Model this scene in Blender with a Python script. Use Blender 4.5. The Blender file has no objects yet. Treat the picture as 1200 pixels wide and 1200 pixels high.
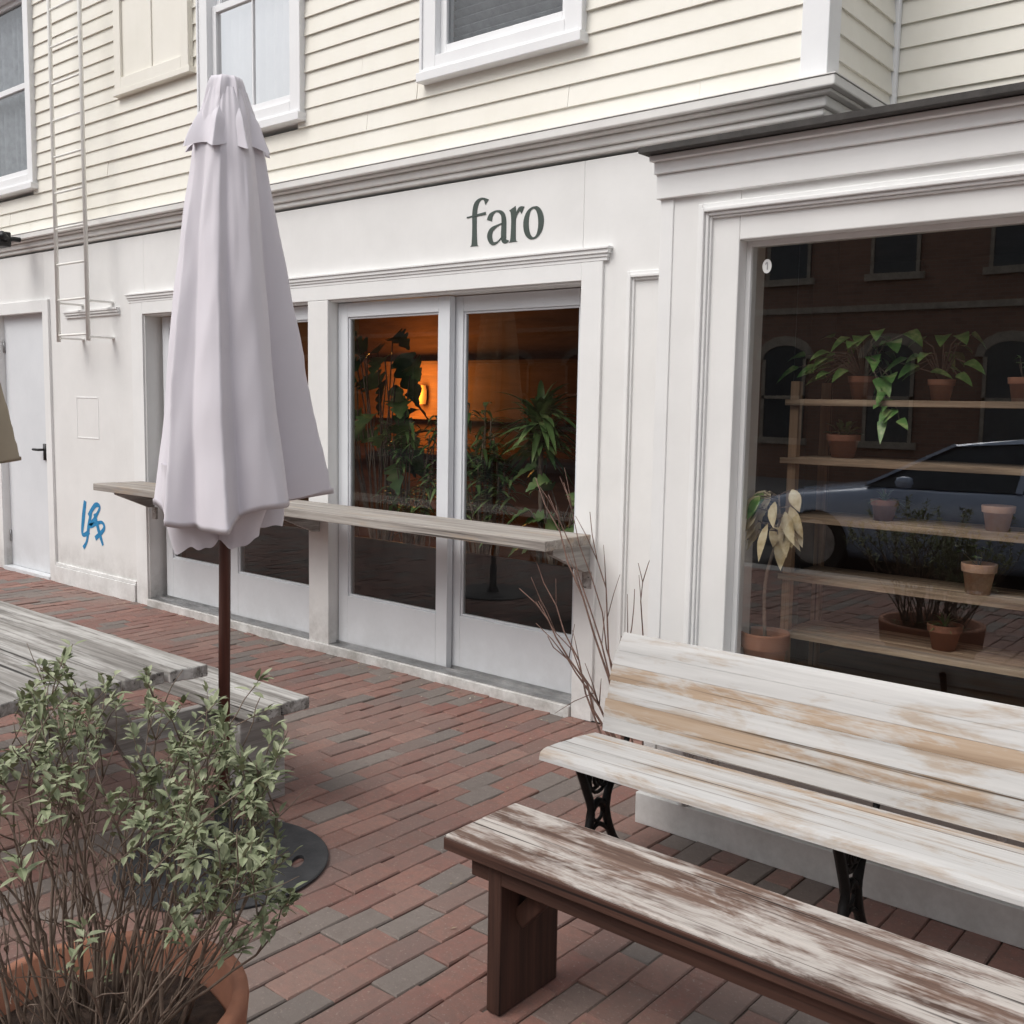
import bpy, bmesh, math, random
from math import sin, cos, pi
from mathutils import Vector, noise, Matrix
random.seed(11)
SC = bpy.context.scene
COL = SC.collection
R = math.radians
V = Vector

# ------------------------------------------------------------------ camera
F = 1200.0
yaw, pit, rol = R(40), R(6.2), R(1.0)
CAM = V((0, 0, 1.6))
fw = V((-sin(yaw)*cos(pit), cos(yaw)*cos(pit), -sin(pit)))
r0 = V((cos(yaw), sin(yaw), 0)); u0 = r0.cross(fw)
rt = r0*cos(rol)+u0*sin(rol); up = u0*cos(rol)-r0*sin(rol)
def ray(px, py): return fw+rt*((px-600)/F)-up*((py-600)/F)
def onY(px, py, Y): d = ray(px, py); return CAM+d*(Y/d.y)
def onZ(px, py, z): d = ray(px, py); return CAM+d*((z-CAM.z)/d.z)
cd = bpy.data.cameras.new('camera'); cam = bpy.data.objects.new('camera', cd); COL.objects.link(cam)
cam.matrix_world = Matrix([[rt[i], up[i], -fw[i], CAM[i]] for i in range(3)]+[[0, 0, 0, 1]])
cd.sensor_width = 36; cd.lens = 36*F/1200; cd.clip_end = 600; cd.clip_start = 0.02
SC.camera = cam

# ------------------------------------------------------------------ nodes / materials
def newmat(name):
    m = bpy.data.materials.new(name); m.use_nodes = True
    nt = m.node_tree
    return m, nt, nt.nodes['Principled BSDF']
def nd(nt, t, **kw):
    n = nt.nodes.new(t)
    for k, v in kw.items():
        if k in n.inputs: n.inputs[k].default_value = v
        else: setattr(n, k, v)
    return n
def mapped(nt, scale=(1, 1, 1), loc=(0, 0, 0)):
    tc = nd(nt, 'ShaderNodeTexCoord'); mp = nd(nt, 'ShaderNodeMapping')
    mp.inputs['Scale'].default_value = scale; mp.inputs['Location'].default_value = loc
    nt.links.new(tc.outputs['Object'], mp.inputs['Vector']); return mp.outputs['Vector']
def noi(nt, vec, scale, detail=4, rough=.6, dist=0):
    n = nd(nt, 'ShaderNodeTexNoise', Scale=scale, Detail=min(detail, 5), Roughness=rough, Distortion=dist)
    nt.links.new(vec, n.inputs['Vector']); return n.outputs['Fac']
def ramp(nt, fac, stops):
    n = nd(nt, 'ShaderNodeValToRGB'); e = n.color_ramp.elements
    while len(e) < len(stops): e.new(.5)
    for i, (p, c) in enumerate(stops):
        e[i].position = p
        e[i].color = (c, c, c, 1) if isinstance(c, (int, float)) else (*c, 1)
    nt.links.new(fac, n.inputs['Fac']); return n.outputs['Color']
def mix(nt, fac, a, b, mode='MIX'):
    n = nd(nt, 'ShaderNodeMix', data_type='RGBA', blend_type=mode)
    for s, v in ((0, fac), (6, a), (7, b)):
        if isinstance(v, bpy.types.NodeSocket): nt.links.new(v, n.inputs[s])
        elif s == 0: n.inputs[s].default_value = v
        else: n.inputs[s].default_value = (*v, 1)
    return n.outputs[2]
def bump(nt, b, h, strength=.2, dist=.01):
    n = nd(nt, 'ShaderNodeBump', Strength=strength, Distance=dist)
    nt.links.new(h, n.inputs['Height']); nt.links.new(n.outputs['Normal'], b.inputs['Normal'])
def setc(nt, b, c):
    if isinstance(c, bpy.types.NodeSocket): nt.links.new(c, b.inputs['Base Color'])
    else: b.inputs['Base Color'].default_value = (*c, 1)

def paint(name, c, c2, rough=.55, sc=2.2, fine=60, bs=.08, grime_shade=0, metal=0, streak=.12):
    m, nt, b = newmat(name); v = mapped(nt)
    f = ramp(nt, noi(nt, v, sc, 5, .65), [(.38, 0.0), (.68, 1.0)])
    col = mix(nt, f, c, c2)
    vs = mapped(nt, (9, 9, .8)); st = ramp(nt, noi(nt, vs, 1.4, 5, .7), [(.55, 0.0), (.8, streak)])
    col = mix(nt, st, col, tuple(x*.75 for x in c2))
    if grime_shade:
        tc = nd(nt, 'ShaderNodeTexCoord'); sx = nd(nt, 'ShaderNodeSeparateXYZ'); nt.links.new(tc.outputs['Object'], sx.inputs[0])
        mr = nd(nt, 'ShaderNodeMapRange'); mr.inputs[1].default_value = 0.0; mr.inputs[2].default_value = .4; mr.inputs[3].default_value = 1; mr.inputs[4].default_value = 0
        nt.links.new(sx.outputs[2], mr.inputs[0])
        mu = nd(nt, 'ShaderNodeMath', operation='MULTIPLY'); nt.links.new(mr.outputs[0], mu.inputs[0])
        g = ramp(nt, noi(nt, v, 5, 5, .75), [(.3, 0.02), (.7, grime_shade)]); nt.links.new(g, mu.inputs[1])
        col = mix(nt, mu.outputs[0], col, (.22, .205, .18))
    setc(nt, b, col); b.inputs['Roughness'].default_value = rough; b.inputs['Metallic'].default_value = metal
    bump(nt, b, noi(nt, v, fine, 3), bs, .004)
    return m
def wood(name, axis, cols, patch=None, thr=(.45, .58), rough=.8, grain=38, along=1.3, bs=.5, pscale=(1.6, 9), cracks=True):
    m, nt, b = newmat(name)
    s = [grain]*3; s[axis] = along
    v = mapped(nt, tuple(s)); g = noi(nt, v, 1, 5, .65, .4)
    n = len(cols); col = ramp(nt, g, [(.28+.46*i/(n-1), cols[i]) for i in range(n)])
    if patch:
        s2 = [pscale[1]]*3; s2[axis] = pscale[0]
        v2 = mapped(nt, tuple(s2), (3.1, 1.7, .4)); p = noi(nt, v2, 1, 5, .72, .3)
        add = nd(nt, 'ShaderNodeMath', operation='MULTIPLY_ADD'); nt.links.new(g, add.inputs[0]); add.inputs[1].default_value = .35
        sub = nd(nt, 'ShaderNodeMath', operation='ADD'); nt.links.new(p, sub.inputs[0]); sub.inputs[1].default_value = -.17
        nt.links.new(sub.outputs[0], add.inputs[2])
        f = ramp(nt, add.outputs[0], [(thr[0], 0.0), (thr[1], 1.0)])
        pc = ramp(nt, g, [(.3, tuple(x*.75 for x in patch)), (.7, patch)])
        col = mix(nt, f, col, pc)
    if cracks:
        s3 = [grain*1.6]*3; s3[axis] = .55
        c = ramp(nt, noi(nt, mapped(nt, tuple(s3), (7, 3, 1)), 1, 3, .5), [(.30, 1.0), (.37, 0.0)])
        col = mix(nt, c, col, tuple(x*.3 for x in cols[0]))
    setc(nt, b, col); b.inputs['Roughness'].default_value = rough
    bump(nt, b, g, bs, .006)
    return m
def plain(name, c, rough=.6, metal=0, emit=None, es=0, var=.25, sc=8, bs=.1, coat=0):
    m, nt, b = newmat(name); v = mapped(nt)
    setc(nt, b, ramp(nt, noi(nt, v, sc, 5), [(.3, tuple(x*(1-var) for x in c)), (.7, tuple(min(1, x*(1+var)) for x in c))]))
    b.inputs['Roughness'].default_value = rough; b.inputs['Metallic'].default_value = metal
    b.inputs['Coat Weight'].default_value = coat
    if emit: b.inputs['Emission Color'].default_value = (*emit, 1); b.inputs['Emission Strength'].default_value = es
    if bs: bump(nt, b, noi(nt, v, sc*10, 2), bs, .003)
    return m
def leafmat(name, c1, c2, c3, rough=.5, sc=25):
    m, nt, b = newmat(name); v = mapped(nt)
    setc(nt, b, ramp(nt, noi(nt, v, sc, 2), [(.3, c1), (.5, c2), (.7, c3)])); b.inputs['Roughness'].default_value = rough
    return m
def glassmat(name, tint=(.9, .93, .92), boost=1.0, wob=.05):
    m = bpy.data.materials.new(name); m.use_nodes = True; nt = m.node_tree; nt.nodes.clear()
    o = nd(nt, 'ShaderNodeOutputMaterial'); t = nd(nt, 'ShaderNodeBsdfTransparent'); g = nd(nt, 'ShaderNodeBsdfGlossy')
    t.inputs[0].default_value = (*tint, 1); g.inputs['Roughness'].default_value = .0
    ge = nd(nt, 'ShaderNodeNewGeometry'); io = nd(nt, 'ShaderNodeMath', operation='MULTIPLY_ADD')
    nt.links.new(ge.outputs['Backfacing'], io.inputs[0]); io.inputs[1].default_value = 1/1.5-1.5; io.inputs[2].default_value = 1.5
    fr = nd(nt, 'ShaderNodeFresnel'); nt.links.new(io.outputs[0], fr.inputs['IOR'])
    mu = nd(nt, 'ShaderNodeMath', operation='MULTIPLY', use_clamp=True)
    mu.inputs[1].default_value = boost; nt.links.new(fr.outputs[0], mu.inputs[0])
    v = mapped(nt); bp = nd(nt, 'ShaderNodeBump', Strength=wob, Distance=.004)
    nt.links.new(noi(nt, v, 1.5, 1), bp.inputs['Height']); nt.links.new(bp.outputs[0], g.inputs['Normal'])
    mx = nd(nt, 'ShaderNodeMixShader'); nt.links.new(mu.outputs[0], mx.inputs[0])
    nt.links.new(t.outputs[0], mx.inputs[1]); nt.links.new(g.outputs[0], mx.inputs[2]); nt.links.new(mx.outputs[0], o.inputs[0])
    return m

M = {}
M['white'] = paint('storefront_white_paint', (.80, .795, .78), (.745, .74, .725), grime_shade=.85)  # dirt near the ground, deepened to paint in shade under the benches
M['trim'] = paint('trim_white_paint', (.82, .82, .81), (.77, .77, .76), grime_shade=.5, streak=.08)
M['door'] = paint('door_grey_white_paint', (.72, .74, .765), (.67, .69, .715), grime_shade=.3, streak=.06)
M['cornice'] = paint('cornice_grey_paint', (.77, .76, .735), (.70, .69, .665), sc=4)
M['clap'] = paint('cream_clapboard_paint', (.845, .82, .745), (.785, .755, .67), sc=1.5, bs=.12)
M['hatch'] = paint('cream_shutter_paint', (.84, .81, .735), (.785, .755, .67), sc=1.5, bs=.12)
M['ladderp'] = paint('cream_metal_paint', (.87, .86, .82), (.80, .79, .75))
M['winwhite'] = paint('window_white_paint', (.84, .845, .85), (.80, .80, .81), streak=.05)
M['shingle'] = plain('dark_roof_shingle', (.06, .056, .053), .9, sc=20, bs=.4)
M['glass'] = glassmat('shop_window_glass', (.97, .98, .97), 4.6, .09)
M['glassd'] = glassmat('door_glass', (.84, .85, .84), 1.7)
M['glassup'] = glassmat('upper_window_glass', (.75, .77, .79), 2.0, .15)
M['glassup2'] = glassmat('bright_upper_window_glass', (.98, .98, .98), 10, .35)
M['curtain'] = plain('grey_curtain_cloth', (.34, .35, .36), .9, sc=15)
M['curtw'] = plain('glare_white_curtain_cloth', (.88, .88, .88), .9, sc=15, var=.04)  # whitened so the cloth colour stands in for sky glare in the pane
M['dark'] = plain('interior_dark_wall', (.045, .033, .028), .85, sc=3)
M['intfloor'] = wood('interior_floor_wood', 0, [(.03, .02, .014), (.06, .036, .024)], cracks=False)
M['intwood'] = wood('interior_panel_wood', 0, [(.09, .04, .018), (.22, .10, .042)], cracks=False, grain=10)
M['letter'] = plain('dark_green_sign_paint', (.058, .078, .068), .7, var=.15)
M['graf'] = plain('blue_spray_paint', (.02, .22, .45), .6, var=.3, sc=30)
M['bar'] = wood('weathered_counter_wood', 0, [(.15, .13, .115), (.34, .31, .28), (.50, .47, .43)], (.42, .33, .25), (.56, .70))
M['table'] = wood('weathered_grey_table_wood', 0, [(.10, .09, .08), (.28, .265, .245), (.46, .445, .42)], (.54, .525, .50), (.48, .64))
M['tableY'] = wood('weathered_grey_brace_wood', 1, [(.18, .165, .15), (.34, .32, .30), (.50, .48, .46)], (.56, .55, .53), (.5, .62))
M['fb_top'] = wood('dark_bench_top_worn_wood', 0, [(.06, .033, .024), (.15, .092, .068), (.27, .19, .15)], (.53, .485, .445), (.43, .59), pscale=(3.4, 11), grain=48, along=2.2)
M['fb_leg'] = wood('dark_stained_bench_wood', 2, [(.028, .012, .008), (.06, .026, .017), (.10, .045, .03)], rough=.65)
M['fb_rail'] = wood('dark_stained_rail_wood', 0, [(.028, .012, .008), (.06, .026, .017), (.10, .045, .03)], rough=.65)
M['sl_white'] = wood('worn_white_painted_slat', 0, [(.30, .235, .18), (.41, .345, .285), (.48, .44, .40)], (.565, .555, .54), (.36, .50), bs=.22, grain=34, along=1.6, pscale=(2.4, 10))
M['sl_brown'] = wood('worn_bare_wood_slat', 0, [(.25, .17, .11), (.39, .29, .205), (.46, .375, .30)], (.54, .525, .505), (.46, .60), bs=.22, grain=34, along=1.6, pscale=(2.4, 10))
M['iron'] = plain('black_cast_iron', (.012, .012, .012), .5, .6, sc=40, bs=.3)
M['canvas'] = plain('lilac_white_canvas', (.70, .668, .712), .9, var=.03, sc=3, bs=.06)
M['canvas2'] = plain('tan_canvas', (.42, .36, .27), .9, var=.06, sc=3)
M['pole'] = wood('red_brown_pole_wood', 2, [(.045, .014, .01), (.09, .03, .02), (.13, .05, .035)], rough=.5, grain=60)
M['disc'] = paint('worn_dark_base_iron', (.026, .027, .03), (.06, .061, .063), .75, sc=7, fine=80, bs=.35)
M['terra'] = paint('terracotta', (.34, .145, .085), (.26, .115, .072), rough=.8, sc=8, bs=.2)
M['terrad'] = paint('dim_indoor_terracotta', (.24, .095, .055), (.18, .075, .048), rough=.85, sc=8, bs=.2)  # darker terracotta copy, dim indoor light put into the colour
M['terra2'] = paint('weathered_terracotta', (.42, .23, .15), (.46, .33, .26), rough=.85, sc=12, bs=.2)
M['soil'] = plain('bark_soil', (.045, .028, .02), .95, var=.6, sc=45, bs=1)
M['bark'] = plain('grey_twig_bark', (.17, .125, .095), .85, var=.4, sc=30, bs=.3)
M['barkr'] = plain('brown_twig_bark', (.15, .085, .065), .8, var=.4, sc=30, bs=.3)
M['greyleaf'] = leafmat('grey_green_shrub_leaf', (.15, .18, .09), (.24, .27, .155), (.36, .38, .25), .7)
M['pothos'] = leafmat('pothos_leaf', (.06, .15, .035), (.12, .24, .06), (.34, .40, .16), .38)
M['dkleaf'] = leafmat('dark_indoor_leaf', (.05, .11, .035), (.10, .17, .055), (.22, .27, .11), .35, 6)
M['yleaf'] = leafmat('yellowing_leaf', (.42, .31, .16), (.60, .49, .31), (.70, .62, .44), .6)
M['rack'] = wood('raw_shelf_wood', 0, [(.10, .066, .042), (.28, .195, .13), (.48, .365, .255)], rough=.85, along=2.2)
M['rackz'] = wood('raw_post_wood', 2, [(.16, .095, .055), (.30, .19, .115), (.40, .275, .175)], rough=.8)
M['black'] = plain('black_plastic', (.012, .012, .013), .5)
M['steel'] = plain('dull_steel', (.4, .4, .4), .4, .9)
M['shade'] = plain('lit_amber_shade', (.6, .3, .08), .7, emit=(1, .32, .05), es=.7)
M['sticker'] = plain('white_sticker', (.75, .75, .73), .5, var=.03)
M['grey'] = plain('grey_print', (.3, .3, .3), .6)
M['carpaint'] = plain('blue_grey_car_paint', (.42, .51, .68), .25, .1, coat=1, var=.03, bs=0)
M['carglass'] = plain('dark_car_glass', (.06, .07, .08), .08, bs=0)
M['rubber'] = plain('tyre_rubber', (.02, .02, .02), .8)
M['asphalt'] = plain('asphalt', (.05, .05, .052), .9, var=.3, sc=30, bs=.5)
M['granite'] = plain('granite_kerb', (.30, .29, .28), .8, var=.3, sc=60)
M['earth'] = plain('grey_ground', (.16, .15, .14), .95)
M['stone'] = plain('sandstone_lintel', (.45, .39, .32), .8)
M['litter'] = leafmat('dry_leaf_bits', (.16, .12, .07), (.30, .24, .16), (.5, .46, .4), .9, 9)

def brickwall():
    m, nt, b = newmat('red_brick_wall'); tc = nd(nt, 'ShaderNodeTexCoord'); mp = nd(nt, 'ShaderNodeMapping')
    mp.inputs['Rotation'].default_value = (R(90), 0, 0); nt.links.new(tc.outputs['Object'], mp.inputs[0])
    br = nd(nt, 'ShaderNodeTexBrick', Scale=1.0); br.inputs['Brick Width'].default_value = .22; br.inputs['Row Height'].default_value = .075
    br.inputs['Mortar Size'].default_value = .006
    br.inputs['Color1'].default_value = (.36, .205, .15, 1); br.inputs['Color2'].default_value = (.28, .16, .12, 1); br.inputs['Mortar'].default_value = (.30, .25, .21, 1)
    nt.links.new(mp.outputs[0], br.inputs[0]); setc(nt, b, br.outputs[0]); b.inputs['Roughness'].default_value = .9
    return m
M['brickwall'] = brickwall()
def paver():
    m, nt, b = newmat('clay_paver'); at = nd(nt, 'ShaderNodeAttribute', attribute_name='rnd')
    c = ramp(nt, at.outputs['Fac'], [(0, (.20, .105, .085)), (.16, (.275, .135, .105)), (.32, (.23, .10, .08)), (.48, (.31, .165, .13)), (.60, (.19, .115, .10)), (.70, (.25, .12, .095)), (.80, (.165, .14, .125)), (.9, (.215, .185, .165)), (1, (.14, .125, .115))])
    v = mapped(nt); f = ramp(nt, noi(nt, v, 30, 5, .75), [(.35, 0.0), (.75, .6)]); c = mix(nt, f, c, (.12, .092, .08))
    f2 = ramp(nt, noi(nt, v, 1.1, 5, .65), [(.40, 0.0), (.70, .55)]); c = mix(nt, f2, c, (.19, .155, .135))
    f3 = ramp(nt, noi(nt, v, 95, 3, .6), [(.60, 0.0), (.74, .55)]); c = mix(nt, f3, c, (.37, .31, .275))
    setc(nt, b, c); b.inputs['Roughness'].default_value = .82; bump(nt, b, noi(nt, v, 70, 4, .7), .6, .004)
    return m
M['paver'] = paver()
M['joint'] = plain('joint_sand', (.10, .084, .07), .95, var=.5, sc=25, bs=.5)

# ------------------------------------------------------------------ mesh builder
def cat(pts, n=6):
    P = [V(p) for p in pts]; out = []
    for i in range(len(P)-1):
        a, b, c, d = P[max(i-1, 0)], P[i], P[i+1], P[min(i+2, len(P)-1)]
        for k in range(n):
            t = k/n
            out.append(.5*((2*b)+(c-a)*t+(2*a-5*b+4*c-d)*t*t+(3*b-a-3*c+d)*t**3))
    out.append(P[-1]); return out
class MB:
    def __init__(s): s.v = []; s.f = []; s.m = []
    def add(s, vs, fs, mi=0):
        o = len(s.v); s.v += [tuple(v) for v in vs]; s.f += [tuple(i+o for i in f) for f in fs]; s.m += [mi]*len(fs)
    def box(s, x0, x1, y0, y1, z0, z1, mi=0):
        if x1 < x0: x0, x1 = x1, x0
        if y1 < y0: y0, y1 = y1, y0
        s.add([(x0, y0, z0), (x1, y0, z0), (x1, y1, z0), (x0, y1, z0), (x0, y0, z1), (x1, y0, z1), (x1, y1, z1), (x0, y1, z1)],
              [(0, 3, 2, 1), (4, 5, 6, 7), (0, 1, 5, 4), (1, 2, 6, 5), (2, 3, 7, 6), (3, 0, 4, 7)], mi); return s
    def quad(s, x0, x1, y, z0, z1, mi=0): s.add([(x0, y, z0), (x1, y, z0), (x1, y, z1), (x0, y, z1)], [(0, 1, 2, 3)], mi); return s
    def bar(s, a, b, w, h, side, mi=0):
        a, b = V(a), V(b); d = (b-a).normalized(); x = V(side); x = (x-d*x.dot(d)).normalized(); y = d.cross(x)
        vs = []
        for p in (a, b):
            for sx, sy in ((-1, -1), (1, -1), (1, 1), (-1, 1)): vs.append(p+x*sx*w/2+y*sy*h/2)
        s.add(vs, [(0, 3, 2, 1), (4, 5, 6, 7), (0, 1, 5, 4), (1, 2, 6, 5), (2, 3, 7, 6), (3, 0, 4, 7)], mi); return s
    def tube(s, pts, rad, n=6, mi=0):
        P = [V(p) for p in pts]; k = len(P)
        if isinstance(rad, (int, float)): rad = [rad]*k
        vs = []; fs = []; ref = V((.31, .17, .93))
        for i in range(k):
            d = (P[min(i+1, k-1)]-P[max(i-1, 0)]).normalized()
            if abs(d.dot(ref)) > .97: x = d.cross(V((1, 0, 0))).normalized()
            else: x = d.cross(ref).normalized()
            y = d.cross(x)
            for j in range(n): a = 2*pi*j/n; vs.append(P[i]+(x*cos(a)+y*sin(a))*rad[i])
        for i in range(k-1):
            for j in range(n): fs.append((i*n+j, i*n+(j+1) % n, (i+1)*n+(j+1) % n, (i+1)*n+j))
        fs.append(tuple(range(n))[::-1]); fs.append(tuple((k-1)*n+j for j in range(n)))
        s.add(vs, fs, mi); return s
    def lathe(s, prof, c, n=32, mi=0):
        vs = []; fs = []; k = len(prof)
        for r, z in prof:
            for j in range(n): a = 2*pi*j/n; vs.append((c[0]+r*cos(a), c[1]+r*sin(a), c[2]+z))
        for i in range(k-1):
            for j in range(n): fs.append((i*n+j, i*n+(j+1) % n, (i+1)*n+(j+1) % n, (i+1)*n+j))
        s.add(vs, fs, mi); return s
    def prism(s, poly, ax, a0, a1, mi=0):
        n = len(poly); vs = []
        for a in (a0, a1):
            for p, q in poly: vs.append({0: (a, p, q), 1: (p, a, q), 2: (p, q, a)}[ax])
        s.add(vs, [tuple(range(n))[::-1], tuple(range(n, 2*n))]+[(i, (i+1) % n, n+(i+1) % n, n+i) for i in range(n)], mi); return s
    def leaf(s, p, d, L, W, upv=V((0, 0, 1)), shape='oval', droop=.3, fold=.25, n=5, mi=0):
        p, d = V(p), V(d).normalized(); x = d.cross(upv)
        if x.length < .05: x = d.cross(V((1, 0, 0)))
        x.normalize(); u = x.cross(d).normalized(); vs = []; fs = []
        for i in range(n+1):
            t = i/n
            if shape == 'oval': w = sin(pi*min(1, t**.85*.98+.02))
            elif shape == 'heart': w = min(1, 5*t+.25)*(1-t**1.6)**.8
            elif shape == 'strap': w = min(1, 4*t+.3)*(1-t**3)
            else: w = min(1, 5*t+.3)*(1-t**1.8)**.7*(.55+.45*abs(sin(4.5*pi*t)))
            w *= W/2; c = p+d*L*t-V((0, 0, 1))*droop*L*t*t
            vs += [c-x*w+u*fold*w, c, c+x*w+u*fold*w]
        for i in range(n): a = i*3; fs += [(a, a+1, a+4, a+3), (a+1, a+2, a+5, a+4)]
        s.add(vs, fs, mi); return s
    def build(s, name, mat, parent=None, smooth=False, bevel=0, attr=None):
        me = bpy.data.meshes.new(name); o = V((0, 0, 0)); q = parent
        while q is not None: o = o+q.location; q = q.parent
        me.from_pydata([(a[0]-o.x, a[1]-o.y, a[2]-o.z) for a in s.v], [], s.f)
        for mm in (mat if isinstance(mat, (list, tuple)) else [mat]): me.materials.append(mm)
        me.polygons.foreach_set('material_index', s.m)
        if smooth: me.polygons.foreach_set('use_smooth', [True]*len(s.f))
        if attr:
            at = me.attributes.new('rnd', 'FLOAT', 'FACE'); at.data.foreach_set('value', attr)
        me.update(); ob = bpy.data.objects.new(name, me); COL.objects.link(ob)
        if parent: ob.parent = parent
        if bevel:
            md = ob.modifiers.new('bevel', 'BEVEL'); md.width = bevel; md.segments = 2; md.limit_method = 'ANGLE'
        return ob
def tag(o, label=None, cat_=None, group=None, kind=None):
    if label: o['label'] = label
    if cat_: o['category'] = cat_
    if group: o['group'] = group
    if kind: o['kind'] = kind
    return o
def thing(name, label, cat_, loc, group=None):
    o = bpy.data.objects.new(name, None); COL.objects.link(o); o.location = loc; o.empty_display_size = .1
    return tag(o, label, cat_, group)

YM, YB = 4.12, 3.24
# ------------------------------------------------------------------ SETTING: ground
g = MB(); g.box(-200, 200, -200, 200, -.6, -.135); tag(g.build('ground', M['earth']), 'grey earth around and below the street', 'ground', kind='structure')
g = MB(); g.box(-120, 120, -11, -2.9, -.3, -.12); tag(g.build('road', M['asphalt']), 'dark asphalt street in front of the shop', 'road', kind='structure')
g = MB()
for i in range(30): g.box(-25+i*1.5+.005, -25+(i+1)*1.5-.005, -2.9, -2.62, -.3, -.002+random.uniform(-.003, .003))
tag(g.build('kerb', M['granite'], bevel=.012), 'granite kerb stones along the street edge', 'kerb', kind='structure')
g = MB(); g.box(-120, 120, -14.5, -11, -.3, .0); tag(g.build('pavement', M['granite']), 'far pavement across the street', 'pavement', kind='structure')
g = MB(); at = []
x = -13.0; row = 0
while x < 3.2:
    y = -2.6-(.1 if row % 2 else 0)+random.uniform(-.022, .022)
    while y < 4.12:
        gp = random.uniform(.0014, .0028)
        a, b, c, d = x+gp, x+.1048-gp, max(y+gp, -2.61), min(y+.2045-gp+.0015, 4.118)
        if d-c > .03:
            h = random.gauss(0, .0015)
            tx, ty = random.gauss(0, .0012), random.gauss(0, .0015)
            h = [h-tx-ty, h+tx-ty, h+tx+ty, h-tx+ty]
            big = .006*noise.noise(V((x*.8, y*.8, 0)))
            j = random.uniform(-.0012, .0012); e = .0038
            P = [(a, c), (b, c), (b, d), (a, d)]; Q = [(a+e, c+e), (b-e, c+e), (b-e, d-e), (a+e, d-e)]
            vs = [(q[0]+j, q[1], big+h[i]) for i, q in enumerate(Q)]+[(p[0]+j, p[1], big+h[i]-.0045) for i, p in enumerate(P)]+[(p[0]+j, p[1], -.03) for p in P]
            fs = [(0, 1, 2, 3)]+[(4+i, 4+(i+1) % 4, (i+1) % 4, i) for i in range(4)]+[(8+i, 8+(i+1) % 4, 4+(i+1) % 4, 4+i) for i in range(4)]
            g.add(vs, fs); rr = random.random(); at += [rr]*9
        y += .2045
    x += .1048; row += 1
g.box(-13, 3.2, -2.62, 4.13, -.2, -.009, 1); at += [0]*6
g.box(-60, -13.0, -2.62, 4.13, -.2, -.001, 1); at += [0]*6
g.box(3.2, 60, -2.62, 4.13, -.2, -.001, 1); at += [0]*6
tag(g.build('brick_pavement', [M['paver'], M['joint']], attr=at), 'red and grey brick pavement in running bond', 'pavement', kind='structure')
g = MB()
for i in range(120):
    p = V((random.uniform(-5, -1.2), random.uniform(.7, 4.05), .008))
    a = random.uniform(0, 6.3); g.leaf(p, (cos(a), sin(a), random.uniform(0, .15)), random.uniform(.008, .024), random.uniform(.005, .013), n=2)
for i in range(90):
    p = V((random.uniform(-8, -2.6), 4.06-abs(random.gauss(0, .06)), .008))
    a = random.uniform(0, 6.3); g.leaf(p, (cos(a), sin(a), random.uniform(0, .15)), random.uniform(.01, .03), random.uniform(.005, .014), n=2)
tag(g.build('leaf_litter', M['litter']), 'dry leaf crumbs and grit scattered on the bricks', 'litter', kind='stuff')

# ------------------------------------------------------------------ SHOP BUILDING
B = thing('shop_building', 'cream clapboard building with a white ground floor shopfront, glass doors and a display window', 'building', (-5, YM, 0))
XL, XC0, XC1, XR = onY(173, 540, YM).x, onY(364, 560, YM).x, onY(387, 560, YM).x, onY(676, 590, YM).x
ZH = 2.177; XK = onY(974, 50, YM).x-.028
d_ = ray(1049, 60); YR = XK/d_.x*d_.y
sd0, sd1 = onY(3, 520, YM).x, onY(57, 520, YM).x
w = MB()
w.box(-16, sd0, YM, YM+.2, 0, 2.76); w.box(sd0, sd1, YM, YM+.2, 2.27, 2.76); w.box(sd1, XL, YM, YM+.2, 0, 2.76)
w.box(XL, XR, YM, YM+.2, ZH, 2.76); w.box(XR, XK, YM, YM+.2, 0, 2.76)
w.box(XC0, XC1, YM-.018, YM+.2, 0, ZH+.01)
w.box(XL, XR, YM-.03, YM+.2, -.01, .055)
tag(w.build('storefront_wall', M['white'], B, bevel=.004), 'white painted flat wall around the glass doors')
t = MB()
xml, xmr = onY(150, 355, YM-.03).x, onY(706, 297, YM-.03).x
for dz, h, pr in ((0, .018, .018), (.018, .016, .024), (.034, .02, .032), (.054, .012, .04)): t.box(xml-pr, xmr+pr, YM-pr, YM+.002, 2.275+dz, 2.275+dz+h)
t.box(XR+.005, XR+.13, YM-.016, YM+.002, 0, 2.275); t.box(xml+.01, XL-.01, YM-.016, YM+.002, 0, 2.275)
t.box(XL-.01, XR+.005, YM-.016, YM+.002, ZH+.012, 2.275)
px0 = onY(731, 500, YM).x
for o, pr, wd in ((0, .014, .016), (.016, .026, .014), (.03, .012, .012)):
    t.box(px0+o, px0+o+wd, YM-pr, YM+.002, .2, 2.215-o); t.box(px0+o+wd, XK, YM-pr, YM+.002, 2.215-o-wd, 2.215-o)
t.box(sd1+.1, xml, YM-.028, YM+.002, 0, .14); t.box(sd1+.1, xml, YM-.018, YM+.002, .142, .165)
hx0, hx1 = onY(100, 372, YM).x, onY(141, 370, YM).x
for dz, pr in ((0, .015), (.02, .026), (.038, .034)): t.box(hx0-.3, hx1, YM-pr, YM+.002, 2.2+dz, 2.2+dz+.018)
a0, a1 = onY(90, 490, YM), onY(115, 490, YM); zt, zb = onY(100, 465, YM).z, onY(100, 514, YM).z
for q in ((a0.x, a0.x+.012, zb, zt), (a1.x, a1.x+.012, zb, zt), (a0.x+.012, a1.x, zt-.012, zt), (a0.x+.012, a1.x, zb, zb+.012)): t.box(q[0], q[1], YM-.003, YM+.002, q[2], q[3])
t.box(sd1+.0, sd1+.1, YM-.022, YM+.002, 0, 2.37); t.box(sd0-.1, sd0, YM-.022, YM+.002, 0, 2.37); t.box(sd0, sd1, YM-.022, YM+.002, 2.27, 2.37)
t.build('door_casing', M['trim'], B, bevel=.003)
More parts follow.
